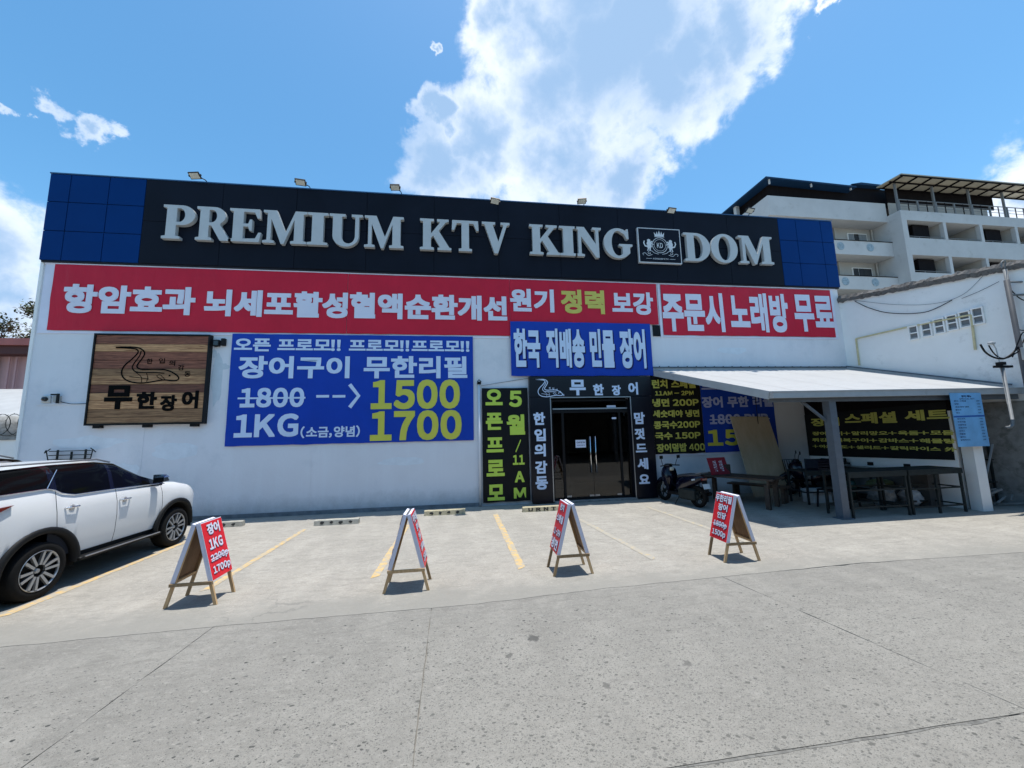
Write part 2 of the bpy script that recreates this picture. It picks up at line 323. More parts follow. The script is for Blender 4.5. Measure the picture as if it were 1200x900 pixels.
def glassmat(name,tint=(.02,.022,.025),rough=.02):
    m=bpy.data.materials.new(name); m.use_nodes=True; t=m.node_tree; n=t.nodes; l=t.links; n.remove(n['Principled BSDF'])
    tr=n.new('ShaderNodeBsdfTransparent'); tr.inputs[0].default_value=tuple(tint)+(1,); gl=n.new('ShaderNodeBsdfGlossy'); gl.inputs['Roughness'].default_value=rough; gl.inputs['Color'].default_value=(1,1,1,1)
    fr=n.new('ShaderNodeFresnel'); fr.inputs['IOR'].default_value=1.5; mx=n.new('ShaderNodeMixShader'); l.new(fr.outputs[0],mx.inputs[0]); l.new(tr.outputs[0],mx.inputs[1]); l.new(gl.outputs[0],mx.inputs[2]); l.new(mx.outputs[0],n['Material Output'].inputs['Surface']); return m

LOT=concrete('lot_concrete',(.335,.314,.273),(.262,.246,.215),False)
ROAD=concrete('road_concrete',(.240,.229,.203),(.188,.18,.161),True)
GROUT=pmat('joint_dirt',(.17,.16,.14),.95,var=.3,vs_=20)
YEL=paintline('worn_yellow_paint',(.56,.38,.15),(.36,.33,.27),.43)
YEL2=paintline('very_worn_yellow_paint',(.48,.37,.20),(.34,.32,.275),.36)
WALL=wallmat()
PLINTH=pmat('plinth_render',(.17,.185,.20),.85,var=.25,vs_=6,bump=.3)
PATCH=pmat('filler_patch',(.60,.66,.70),.8,var=.05,vs_=9)
BLUEP=pmat('blue_cladding',(.0005,.034,.16),.5,var=.08,vs_=.6,spec=.07)
BLACKP=pmat('black_cladding',(.0065,.009,.017),.6,var=.2,vs_=.7,spec=.12)
SEAM=pmat('seam_dark',(.006,.01,.02),.8)
SILVER=pmat('silver_paint',(.50,.52,.52),.42,metal=.0,var=.06,vs_=3,spec=.5)
RED=vinyl('red_banner_vinyl',(.57,.013,.040)); RED2=vinyl('red_board_vinyl',(.72,.022,.035),.4,.08)
BLUE=vinyl('blue_banner_vinyl',(.006,.050,.40)); BLACKV=vinyl('black_banner_vinyl',(.005,.0055,.007),.55,.3)
WHITEV=vinyl('white_vinyl',(.74,.75,.86),.5,.1)
TXW=pmat('white_print',(.72,.73,.84),.5,var=.02); TXWB=pmat('white_print_on_blue',(.62,.74,.93),.5,var=.02); TXY=pmat('yellow_print',(.62,.55,.10),.5,var=.03); TXG=pmat('lime_print',(.64,.62,.075),.5,var=.03)
TXLG=pmat('lime_letters',(.54,.72,.08),.5,var=.03)
TXB=pmat('navy_print',(.012,.015,.10),.6,spec=.15); TXK=pmat('black_print',(.004,.004,.004),.8,spec=.06); TXMY=pmat('menu_yellow_print',(.55,.53,.10),.5)
TXBLW=pmat('blue_white_print',(.42,.46,.72),.5)
BLK=pmat('black_plastic',(.008,.008,.009),.5,var=.1,spec=.2); BLKG=pmat('black_gloss',(.01,.01,.011),.12,coat=.4)
STEEL=pmat('grey_painted_steel',(.11,.13,.155),.5,var=.12,vs_=8,dirt=((.22,.13,.08),.66,7,.5)); DKSTEEL=pmat('dark_steel',(.022,.028,.028),.6,spec=.2,var=.3,vs_=9)
GALV=pmat('galvanised_pipe',(.17,.18,.185),.6,metal=.0,var=.15,vs_=12); CHROME=pmat('chrome',(.75,.76,.78),.12,metal=1); ALU=pmat('aluminium_frame',(.42,.43,.44),.35,metal=.8)
ROOFW=pmat('white_roof_sheet',(.40,.40,.39),.55,var=.05,vs_=3,dirt=((.5,.48,.44),.64,3,.35)); GUT=pmat('gutter_grey',(.42,.43,.43),.5,var=.08,vs_=4,dirt=((.25,.24,.22),.62,5,.5))
WHITEP=pmat('white_paint_wall',(.86,.86,.84),.75,var=.05,vs_=1.2,bump=.3,bs=12,dirt=((.42,.42,.40),.60,1.6,.5))
CONC=pmat('old_concrete',(.27,.265,.25),.9,var=.25,vs_=5,bump=.5,bs=20,dirt=((.12,.115,.10),.5,4,.7))
CREAM=pmat('hotel_render',(.50,.51,.51),.8,var=.08,vs_=.5,bump=.1,dirt=((.33,.33,.31),.58,.9,.55)); CREAM2=pmat('hotel_beige_render',(.42,.405,.375),.8,var=.08,vs_=.6,dirt=((.3,.28,.25),.6,1,.4))
HDARK=pmat('dark_brown_sheet',(.009,.007,.008),.8,spec=.1,var=.3,vs_=2,stretch=(3,3,.3)); HBLUE=pmat('blue_roof_sheet',(.008,.035,.085),.6,spec=.2); CANO=pmat('beige_polycarbonate',(.42,.375,.28),.6,var=.12,vs_=.8); 
WINDARK=pmat('dark_window',(.02,.024,.028),.08,coat=.3); CURT=pmat('grey_curtain',(.22,.24,.25),.7,stretch=(9,9,.3),var=.3)
CARW=pmat('white_car_paint',(.72,.725,.715),.25,var=.01,coat=.6); CARG=pmat('tinted_car_glass',(.004,.0045,.005),.08,coat=0,spec=.12,var=0); CLAD=pmat('black_cladding_plastic',(.008,.0085,.009),.6,spec=.2,bump=.1,bs=200); RUB=pmat('tyre_rubber',(.007,.007,.007),.85,spec=.2,var=.2,vs_=20,bump=.2,bs=80)
RIM=pmat('machined_alloy',(.36,.37,.38),.32,metal=.6,var=.03); RIMD=pmat('rim_dark',(.006,.006,.006),.5,spec=.2); REDL=pmat('red_lamp_plastic',(.13,.004,.008),.12,coat=.7); CLEAR=pmat('headlamp_glass',(.35,.37,.39),.06,metal=.4,coat=.7)
PINE=woodmat('pine_batten',(.40,.25,.12),(.60,.42,.23),.7,(30,30,4)); PLY=woodmat('plywood_inside',(.24,.125,.055),(.38,.22,.11),.75,(22,22,3)); PLYL=woodmat('light_plywood',(.40,.31,.20),(.48,.385,.265),.75,(4,4,.7))
DKW=woodmat('dark_table_wood',(.045,.028,.02),(.10,.065,.045),.6,(5,5,5)); SIGNW=woodmat('weathered_sign_board',(.15,.05,.016),(.68,.385,.18),.7,(1.8,6,38)); SIGND=woodmat('dark_sign_board',(.05,.012,.006),(.27,.10,.055),.7,(1.8,6,38))
BAG=pmat('clear_plastic_bag',(.20,.21,.215),.25,var=.4,vs_=14,bump=1,bs=18,coat=.3); BAGW=pmat('white_plastic_bag',(.55,.56,.57),.35,var=.2,vs_=14,bump=1,bs=16); BAGK=pmat('green_tarp_bag',(.10,.12,.05),.6,var=.4,vs_=12)
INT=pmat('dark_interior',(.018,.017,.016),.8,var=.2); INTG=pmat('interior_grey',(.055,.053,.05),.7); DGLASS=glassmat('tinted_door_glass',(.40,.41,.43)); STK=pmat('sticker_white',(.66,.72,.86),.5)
YPIPE=pmat('yellowed_pipe',(.60,.53,.31),.6,var=.15,vs_=7,dirt=((.16,.10,.05),.60,6,.8)); LENS=pmat('lamp_lens',(.55,.56,.50),.3,coat=.2)
PINK=pmat('pink_render',(.50,.30,.30),.8,var=.08,vs_=.7,stretch=(2,2,.4)); REDR=pmat('red_roof_metal',(.36,.10,.085),.5,var=.12,vs_=1.2); TARP=pmat('white_tarpaulin',(.40,.40,.39),.6,var=.1,vs_=1.5,bump=.4,bs=2)
BARK=pmat('bark',(.10,.075,.055),.9,var=.3,vs_=6); LEAF=pmat('leaf_green',(.055,.085,.03),.6,var=.5,vs_=1.6); LEAF2=pmat('leaf_olive',(.10,.105,.05),.6,var=.4,vs_=2)
SCB=pmat('scooter_blue',(.003,.0032,.013),.2,coat=.35,spec=.3); SEATM=pmat('scooter_seat',(.05,.05,.055),.5); PLATE=pmat('number_plate',(.55,.60,.62),.4)
STOPM=pmat('wheel_stop_concrete',(.40,.38,.32),.9,var=.2,vs_=12,bump=.4,dirt=((.22,.21,.19),.56,8,.6)); STOPY=pmat('wheel_stop_faded_yellow',(.46,.40,.26),.9,var=.2,vs_=12,bump=.4,dirt=((.26,.24,.2),.55,8,.6)); STOPB=pmat('black_stencil_paint',(.025,.025,.025),.8,dirt=((.33,.31,.26),.60,22,.9))

# ------------------------------------------------------------------ lettering
TCACHE={}
def glyph(ch,off):
    k=(ch,off)
    if k not in TCACHE:
        cu=bpy.data.curves.new('glyphs','FONT'); cu.body=ch; cu.offset=off; cu.resolution_u=4
        o=bpy.data.objects.new('glyphs',cu); COL.objects.link(o); bpy.context.view_layer.update()
        me=bpy.data.meshes.new_from_object(o.evaluated_get(bpy.context.evaluated_depsgraph_get()))
        TCACHE[k]=([tuple(x.co) for x in me.vertices],[tuple(p.vertices) for p in me.polygons])
        bpy.data.objects.remove(o); bpy.data.curves.remove(cu); bpy.data.meshes.remove(me)
    return TCACHE[k]
def tmesh(body,off=.02):           # every character from the broad east Asian face, set side by side
    V=[];F=[];x=0
    for ch in body:
        if ch==' ': x+=.30; continue
        wide=ord(ch)<127; g=glyph(chr(ord(ch)+0xFEE0) if wide else ch,off if ch!='4' else 0)
        lo=min(p[0] for p in g[0]); hi=max(p[0] for p in g[0]); o=len(V)
        if wide: sh=x-lo; adv=hi-lo+(.11 if ch not in "!" else .14)
        else: sh=x; adv=.93
        V+=[(p[0]+sh,p[1]) for p in g[0]]; F+=[tuple(o+q for q in f) for f in g[1]]; x+=adv
    return V,F
def text(parent,body,fr,x0,x1,z0,z1,mat,d=.003,bold=.02,name='lettering',off=.02,world=True):
    v,f=tmesh(body,off)
    a=min(p[0] for p in v)-bold; b=max(p[0] for p in v)+bold; c=min(p[1] for p in v)-bold; e=max(p[1] for p in v)+bold
    sx=(x1-x0)/(b-a); sy=(z1-z0)/(e-c); mb=MB()
    sh=[(0,0)] if bold<=0 else [(-bold,-bold),(bold,-bold),(-bold,bold),(bold,bold)]
    if bold>.024: sh+=[(0,0),(bold,0),(-bold,0),(0,bold),(0,-bold)]
    for i,(dx,dy) in enumerate(sh):
        o=len(mb.v); mb.v+=[tuple(fr(x0+(p[0]+dx-a)*sx,z0+(p[1]+dy-c)*sy,d+.0006*i)) for p in v]; mb.f+=[tuple(o+q for q in g) for g in f]
    return part(name,mb,mat,parent,world=world,fix=False)
YF=11.08
FR=frame((0,YF,0),(1,0,0),(0,0,1),(0,-1,0))
def tb(x0,x1,y0,y1,Y=YF):          # photo extents at the string's middle -> X and Z on the plane
    xm=(x0+x1)/2; ym=(y0+y1)/2
    return at(x0,ym,Y).x,at(x1,ym,Y).x,at(xm,y1,Y).z,at(xm,y0,Y).z
def ftext(parent,body,px,mat,d,Y=YF,bold=.02,shadow=None,**k):
    b=tb(*px,Y=Y-d); fr=(lambda x,y,dd: FRW(x,y,dd)) if parent.name.startswith('printed_banner') else FR
    if shadow:
        s=shadow; text(parent,body,fr,b[0]+s,b[1]+s,b[2]-s,b[3]-s,TXB,d+.008+(YF-Y),bold+.012,name='letter_shadow')
    return text(parent,body,fr,*b,mat,d+.013+(YF-Y),bold,**k)
def sstroke(parent,pts,w,mat,d,fr=FR,name='drawing',closed=False,smooth_n=0):
    return part(name,MB().stroke(pts,w,fr,d,closed),mat,parent,fix=False)
def curve(pts,n=6):                # Catmull-Rom
    P=[Vector(p) for p in pts]; out=[]
    for i in range(len(P)-1):
        p0=P[max(i-1,0)];p1=P[i];p2=P[i+1];p3=P[min(i+2,len(P)-1)]
        for k in range(n):
            t=k/n; out.append(.5*((2*p1)+(p2-p0)*t+(2*p0-5*p1+4*p2-p3)*t*t+(3*p1-p0-3*p2+p3)*t**3))
    out.append(P[-1]); return [tuple(q) for q in out]

exec_parts=[]
# ================================================================== GROUND
g=MB().box((-500,-400,-.30),(500,700,-.016)); single('ground',g,GROUT,None,None,kind='structure')
def jag(a,b,n,amp,seed):           # ragged slab edge between two points
    a=Vector(a);b=Vector(b);d=(b-a);q=Vector((-d.y,d.x)).normalized(); out=[]
    for i in range(n):
        t=i/n; out.append(a+d*t+q*amp*(noise.noise(Vector((t*d.length*3.1,seed,0)))*1.6+noise.noise(Vector((t*d.length*12,seed,5)))*.7)*(0 if i==0 else 1))
    return [(p.x,p.y) for p in out]
GZ=frame((0,0,0),(1,0,0),(0,1,0),(0,0,1))
lotp=[(-70,4.72),(-4.6,4.80),(-2.6,4.86),(.22,4.87),(1.75,5.0),(5.7,5.15),(8.6,5.06),(70,5.0)]
edge=[]
for i in range(len(lotp)-1):
    n=6 if abs(lotp[i][0])>50 or abs(lotp[i+1][0])>50 else 70
    edge+=jag(lotp[i],lotp[i+1],n,.012,1.0)
edge.append(lotp[-1])
lot=single('parking_lot',MB().prism(edge+[(70,60),(-70,60)],GZ,-.10,0),LOT,None,None,kind='structure')
road=thing('road',None,None); tag(road,kind='structure')
road_edge=[(x,y-.001-.005*max(0,noise.noise(Vector((x*2.3,3,1)))-.12)-.026*max(0,1-abs(x-5.5)/1.1)*(.6+noise.noise(Vector((x*5,8,1))))) for x,y in edge]
def lowedge(xa,xb):
    e=[p for p in road_edge if xa<p[0]<xb]
    def yi(x):
        for i in range(len(road_edge)-1):
            if road_edge[i][0]<=x<=road_edge[i+1][0]:
                t=(x-road_edge[i][0])/(road_edge[i+1][0]-road_edge[i][0]); return road_edge[i][1]*(1-t)+road_edge[i+1][1]*t
        return 4.8
    return [(xa,yi(xa))]+e+[(xb,yi(xb))]
G_=.008
XJ=[(-70,-70),(-2.63,-2.74),(-.32,-.28),(3.55,3.93),(70,70)]
for c in range(4):
    (xa1,xa0),(xb1,xb0)=XJ[c],XJ[c+1]
    ga=0 if c==0 else G_/2; gb=0 if c==3 else G_/2
    top=lowedge(xa1+ga,xb1-gb)
    R1=jag((xb1-gb,top[-1][1]),(xb0-gb,2.43),60 if c<3 else 4,.006,c*3.3+2)
    bot=jag((xb0-gb,2.4205),(xa0+ga,2.4205),60 if c not in (0,3) else 1,.004,c*2.1+7)
    L1=jag((xa0+ga,2.43),(xa1+ga,top[0][1]),60 if c>0 else 4,.006,(c-1)*3.3+2.5)
    part('concrete_slab',MB().prism(top[:-1]+R1+bot+L1,GZ,-.12,-.003),ROAD,road)
    part('concrete_slab',MB().prism([(xa0+ga,2.415),(xb0-gb,2.415),(xb0-gb,-3),(xa0+ga,-3)],GZ,-.12,-.009),ROAD,road)
fp=jag((-.3,2.435),(12,2.435),150,.014,3.3); fq=jag((12,2.405),(-.3,2.405),150,.014,9.9)
part('joint_filler',MB().prism(fp+fq,GZ,-.10,-.0072),pmat('joint_mortar',(.17,.165,.15),.95,var=.35,vs_=14,bump=.8,bs=50,dirt=((.05,.048,.042),.55,18,.8)),road)
part('concrete_slab',MB().prism([(-70,-3.015),(70,-3.015),(70,-60),(-70,-60)],GZ,-.12,-.009),ROAD,road)
# painted bay lines
def line(pts,w,mat,seed,label,z=.004):
    a=Vector(pts[0]);b=Vector(pts[1]);q=Vector((b.y-a.y,-(b.x-a.x))).normalized()*w/2
    o=jag(a-q,b-q,40,.007,seed)+jag(b+q,a+q,40,.007,seed+4)
    return single('bay_line',MB().flat(o,GZ,z),mat,label,'road marking',group='painted bay lines',fix=False)
line([(-5.33,5.55),(-5.40,9.35)],.12,YEL,1,'yellow bay line running along the white SUV')
line([(-3.38,5.95),(-3.36,9.4)],.10,YEL,2,'yellow bay line starting behind the red 1KG folding board')
line([(-1.19,5.98),(-1.14,9.3)],.11,YEL,3,'yellow bay line behind the folding board seen edge-on')
line([(.93,5.9),(.91,9.97)],.12,YEL,4,'short thick yellow bay line in front of the upright lime lettered banner')
line([(3.02,5.9),(2.75,8.9)],.11,YEL2,5,'nearly worn away yellow bay line between the two right hand folding boards')
line([(5.05,6.2),(4.9,9.9)],.11,YEL2,6,'faded yellow bay line running past the scooter')

# ================================================================== SHOP BUILDING
XL,XR=-10.68,13.02
shop=thing('shop_building','wide single storey shop building with pale blue grey wall under a blue and black fascia','building',(1.2,YF,0))
w=MB(); DX0,DX1,DZ=2.70,5.17,3.02
w.box((XL,YF,0),(DX0,YF+.25,9.0)); w.box((DX1,YF,0),(XR,YF+.25,9.0)); w.box((DX0,YF,DZ),(DX1,YF+.25,9.0))
w.box((XL,YF+.25,0),(XL+.25,34,9.0)); w.box((XR-.25,YF+.25,6.0),(XR,34,9.0)); w.box((XL+.25,33.75,0),(XR-.25,34,9.0))
part('front_wall',w,WALL,shop)
part('roof',MB().box((XL+.25,YF+.25,8.55),(XR-.25,33.75,8.75)),CONC,shop)
part('plinth',MB().box((XL+.3,YF-.035,0),(.64,YF-.002,.10)),PLINTH,shop)
part('corner_strip',MB().box((XL-.02,YF-.03,0),(XL+.05,YF-.002,6.7)),WHITEP,shop)
for x in (-7.95,-3.9): part('render_seam',MB().box((x,YF-.006,.12),(x+.012,YF-.0005,2.4 if x<-5 else 1.8)),WALL,shop)
for i,(x,z,h) in enumerate(((-10.3,2.95,.5),(-6.3,4.4,.5),(.5,1.7,.6),(-4.6,1.0,.4))):
    pass
# shallow step in the render + patches of filler
part('render_ledge',MB().box((XL+.3,YF-.022,2.965),(-9.12,YF-.002,3.0)),WALL,shop)
def blob(cx,cz,rx,rz,seed,d,mat,name):
    pts=[(cx+rx*math.cos(a)*(1+.5*noise.noise(Vector((math.cos(a)*1.5,math.sin(a)*1.5,seed)))),cz+rz*math.sin(a)*(1+.5*noise.noise(Vector((math.cos(a)*1.5+7,math.sin(a)*1.5,seed))))) for a in [2*PI*i/26 for i in range(26)]]
    part(name,MB().prism(pts,FR,.0005,d),mat,shop)
p1=at(254,445); blob(p1.x,3.62,.14,.62,1.3,.004,PATCH,'filler_patch'); blob(at(252,412).x,4.3,.06,.10,6.2,.004,PATCH,'filler_patch'); blob(at(254,425).x+.1,3.95,.2,.09,4.2,.003,PATCH,'filler_patch')
PATCH2=pmat('thin_skim_patch',(.74,.785,.83),.75,var=.06,vs_=6)
for (cx,cz,rx,rz,sd_) in ((-9.2,2.0,.75,.16,11),(-7.2,1.75,.5,.22,12),(-8.3,1.2,.4,.3,13),(-1.5,1.3,.6,.12,14),(2.2,5.9,.1,.1,15),(8.8,4.5,.5,.12,16)): blob(cx,cz,rx,rz,sd_,.003,PATCH2,'skim_patch')
# fascia: backing + cladding panels
YP=10.98
part('fascia_frame',MB().box((-10.68,YP+.035,6.72),(13.05,YF-.001,9.13)),SEAM,shop)
part('fascia_capping',MB().box((-10.70,YP-.01,9.135),(13.07,YF+.27,9.165)),pmat('capping_blue',(.03,.09,.2),.4),shop)
gp=.008
def panels(xs,zs,mat,name):
    for i in range(len(xs)-1):
        for j in range(len(zs)-1):
            part(name,MB().bbox((xs[i]+gp,YP,zs[j]+gp),(xs[i+1]-gp,YP+.034,zs[j+1]-gp),.004),mat,shop)
panels([-10.69,-10.2,-9.29,-8.41],[6.72,7.53,8.34,9.13],BLUEP,'blue_panel')
panels([10.91,11.6,12.58,13.06],[6.72,7.53,8.34,9.13],BLUEP,'blue_panel')
xs=[-8.41+i*(10.91+8.41)/10 for i in range(11)]
gp=.004
panels(xs,[6.72,7.925,9.13],BLACKP,'black_panel')
gp=.008
# projecting edge under the fascia
part('fascia_soffit',MB().box((-10.66,YP+.03,6.68),(13.03,YF-.002,6.715)),SEAM,shop)

# ---- big serif letters
def arc(cx,cy,rx,ry,a0,a1,n=12): return [(cx+rx*math.cos(R(a0+(a1-a0)*i/n)),cy+ry*math.sin(R(a0+(a1-a0)*i/n))) for i in range(n+1)]
GL={
'I':([(0,0),(.46,0),(.46,.07),(.36,.09),(.36,.91),(.46,.93),(.46,1),(0,1),(0,.93),(.1,.91),(.1,.09),(0,.07)],[]),
'E':([(0,0),(.80,0),(.85,.29),(.78,.29),(.70,.11),(.37,.09),(.37,.46),(.50,.46),(.54,.34),(.60,.34),(.60,.68),(.54,.68),(.50,.55),(.37,.55),(.37,.91),(.66,.90),(.74,.72),(.81,.72),(.79,1),(0,1),(0,.93),(.1,.91),(.1,.09),(0,.07)],[]),
'M':([(0,0),(.33,0),(.33,.07),(.23,.09),(.23,.74),(.53,-.02),(.61,-.02),(.90,.74),(.90,.09),(.80,.07),(.80,0),(1.26,0),(1.26,.07),(1.16,.09),(1.16,.91),(1.26,.93),(1.26,1),(.92,1),(.66,.34),(.38,1),(0,1),(0,.93),(.12,.91),(.12,.09),(0,.07)],[]),
'N':([(0,0),(.33,0),(.33,.07),(.22,.09),(.22,.68),(.76,-.03),(.87,-.03),(.87,.91),(.97,.93),(.97,1),(.65,1),(.65,.93),(.76,.91),(.76,.42),(.34,1),(0,1),(0,.93),(.11,.90),(.11,.09),(0,.07)],[]),
'U':([(0,1),(0,.93),(.10,.91)]+arc(.48,.32,.38,.34,180,360,18)+[(.86,.91),(.96,.93),(.96,1),(.64,1),(.64,.93),(.75,.91)]+arc(.555,.32,.195,.24,0,-180,14)+[(.36,.91),(.46,.93),(.46,1)],[]),
'K':([(0,0),(.46,0),(.46,.07),(.36,.09),(.36,.38),(.43,.46),(.66,.09),(.58,.07),(.58,0),(1.04,0),(1.04,.07),(.97,.09),(.62,.62),(.85,.90),(.95,.93),(.95,1),(.56,1),(.56,.93),(.67,.90),(.36,.52),(.36,.91),(.46,.93),(.46,1),(0,1),(0,.93),(.1,.91),(.1,.09),(0,.07)],[]),
'T':([(.24,0),(.70,0),(.70,.07),(.60,.09),(.60,.91),(.76,.90),(.86,.68),(.94,.68),(.92,1),(.02,1),(0,.68),(.08,.68),(.18,.90),(.34,.91),(.34,.09),(.24,.07)],[]),
'V':([(0,1),(0,.93),(.09,.91),(.43,-.03),(.55,-.03),(.88,.90),(.98,.93),(.98,1),(.66,1),(.66,.93),(.76,.91),(.57,.36),(.38,.91),(.47,.93),(.47,1)],[]),
'O':(arc(.48,.5,.48,.52,0,360,40)[:-1],[arc(.48,.5,.21,.43,0,360,32)[:-1]]),
'D':([(0,0),(.43,0)]+arc(.43,.5,.50,.50,-88,88,22)+[(.43,1),(0,1),(0,.93),(.1,.91),(.1,.09),(0,.07)],[[(.36,.09)]+arc(.42,.5,.24,.41,-88,88,16)+[(.36,.91)]]),
'G':(arc(.5,.5,.5,.52,52,318,34)+[(.90,.17),(.90,.38),(.99,.41),(.99,.48),(.53,.48),(.53,.41),(.64,.38),(.64,.13)]+arc(.50,.5,.23,.43,-62,-298,26)+[(.72,.82),(.80,.66),(.87,.66),(.86,1.0),(.80,1.0)],[]),
'P':([(0,0),(.48,0),(.48,.07),(.36,.09),(.36,.41),(.5,.41)]+arc(.5,.705,.34,.295,-88,88,16)+[(.5,1),(0,1),(0,.93),(.1,.91),(.1,.09),(0,.07)],[[(.36,.50)]+arc(.43,.705,.15,.205,-88,88,12)+[(.36,.91)]]),
'R':([(0,0),(.46,0),(.46,.07),(.36,.09),(.36,.44),(.43,.44),(.70,0),(1.02,0),(1.02,.07),(.94,.09),(.68,.47)]+arc(.5,.735,.33,.265,-52,88,14)+[(.5,1),(0,1),(0,.93),(.1,.91),(.1,.09),(0,.07)],[[(.36,.53)]+arc(.43,.725,.15,.19,-88,88,12)+[(.36,.91)]]),
}
sign=thing('channel_letter_sign','raised silver serif letters spelling the karaoke bar name across the black fascia','sign',(1.3,YP,7.38))
for ch,xa,xb in (('P',-7.84,-7.06),('R',-7.02,-6.13),('E',-6.20,-5.38),('M',-5.34,-4.20),('I',-4.18,-3.64),('U',-3.60,-2.70),('M',-2.64,-1.55),('K',-1.08,-.17),('T',-.16,.64),('V',.74,1.58),
                 ('K',2.19,3.14),('I',3.13,3.68),('N',3.63,4.48),('G',4.56,5.50),('D',7.28,8.19),('O',8.22,9.18),('M',9.24,10.48)):
    out,holes=GL[ch]; w0=min(p[0] for p in out); w1=max(p[0] for p in out)
    sx=(xb-xa)/(w1-w0); z0,z1=7.385,8.35
    T=lambda l:[(xa+(x-w0)*sx,z0+y*(z1-z0)) for x,y in l]
    part('sign_letter',MB().prism(T(out),frame((0,YP,0),(1,0,0),(0,0,1),(0,-1,0)),.012,.13,[T(h) for h in holes]),SILVER,sign)
# ---- emblem plaque
emb=thing('emblem_plaque','square dark plaque with a crowned crest between two lions, set among the silver letters','sign',(6.43,YP,7.27))
FE=frame((5.72,YP,7.28),(1,0,0),(0,0,1),(0,-1,0)); EW,EH=1.46,1.18
part('plaque_box',MB().prism([(0,0),(EW,0),(EW,EH),(0,EH)],FE,.004,.09),pmat('plaque_white_edge',(.6,.62,.64),.5),emb)
part('plaque_face',MB().prism([(.03,.03),(EW-.03,.03),(EW-.03,EH-.03),(.03,EH-.03)],FE,.0905,.096),BLACKP,emb)
EM=pmat('emblem_silver',(.62,.65,.67),.4)
ln=MB(); cx,cy=.73,.60
for r,wd_ in ((.255,.018),(.195,.010)): ln.stroke([(cx+r*math.cos(a),cy+r*math.sin(a)) for a in [2*PI*i/36 for i in range(36)]],wd_,FE,.101,True)
part('crest_ring',ln,EM,emb,fix=False)
cw=[(-.17,.0),(.17,.0),(.20,.14),(.12,.06),(.09,.17),(.045,.06),(0,.20),(-.045,.06),(-.09,.17),(-.12,.06),(-.20,.14)]
part('crown',MB().flat([(cx+x*.9,cy+.30+y) for x,y in cw],FE,.101).stroke([(cx-.17,cy+.285),(cx+.17,cy+.285)],.016,FE,.102),EM,emb,fix=False)
lion=[(.03,-.20),(.07,-.20),(.08,-.10),(.12,-.06),(.10,.02),(.17,.0),(.18,.03),(.11,.07),(.15,.11),(.13,.14),(.08,.11),(.08,.17),(.03,.20),(-.03,.17),(-.02,.12),(-.05,.04),(-.03,-.03),(-.09,-.02),(-.12,.06),(-.10,.13),(-.13,.14),(-.16,.06),(-.11,-.06),(-.03,-.08),(-.02,-.14),(-.05,-.20),(-.01,-.2),(.03,-.1)]
for s in (-1,1): part('lion_figure',MB().flat([(cx+s*(.40)-s*x*1.05,cy+y) for x,y in lion],FE,.101),EM,emb,fix=False)
sc_=MB()
for s in (-1,1):
    sc_.stroke(curve([(cx+s*.06,cy-.30),(cx+s*.20,cy-.27),(cx+s*.30,cy-.20),(cx+s*.40,cy-.22),(cx+s*.42,cy-.29),(cx+s*.35,cy-.30),(cx+s*.36,cy-.25)],5),.014,FE,.101)
    sc_.stroke(curve([(cx+s*.28,cy-.32),(cx+s*.42,cy-.36),(cx+s*.52,cy-.28),(cx+s*.60,cy-.30),(cx+s*.58,cy-.36)],5),.014,FE,.101)
    sc_.stroke([(cx+s*.30,cy-.46),(cx+s*.50,cy-.46)],.010,FE,.101)
part('scroll_ornament',sc_,EM,emb,fix=False)
text(emb,'KD',FE,cx-.10,cx+.10,cy-.09,cy+.08,EM,.101,.0,name='monogram')
text(emb,'KINGDOM KTV',FE,cx-.26,cx+.26,cy-.485,cy-.435,EM,.101,.0)

# ---- floodlights on the parapet
def flood(px,py,yo,i,label):
    h=at(px,py,YP-yo); bx_=h.x+.16
    t=thing('floodlight',label,'floodlight',(bx_,YP+.05,9.165),group='floodlights on the fascia edge')
    part('arm',MB().tube([(bx_,YP+.1,9.168),(bx_-.02,YP-.05,9.19),(h.x+.06,h.y+.02,h.z+.01)],.013,6),BLK,t)
    M=Matrix.Translation(h)@Matrix.Rotation(R(-35+(4*i)%9),4,'X')@Matrix.Rotation(R((-6,5,-3,9,-8,3,6)[i]),4,'Z')
    part('housing',MB().box((-.135,-.09,0),(.135,.09,.04),M).box((-.10,-.07,.04),(.10,.07,.06),M),BLK,t)
    part('lens',MB().box((-.115,-.072,-.006),(.115,.072,-.001),M),LENS,t)
    for q in (-.153,.137): part('bracket',MB().box((q,-.02,-.01),(q+.016,.02,.06),M),BLK,t)
FLB=('floodlight over the letters PR, leftmost on the fascia edge','floodlight above the letter M of the first sign word','floodlight above the gap before the letters KTV','floodlight held low in front of the fascia above the letter V','floodlight above the letter N of the second sign word','floodlight above the crest plaque and the letter D','floodlight above the last letters, before the white building behind')
for i,(px,py,yo) in enumerate(((228,206,.25),(352,214,.30),(463,220,.25),(580,236,.45),(682,236,.25),(787,247,.35),(879,247,.25))): flood(px,py,yo,i,FLB[i])

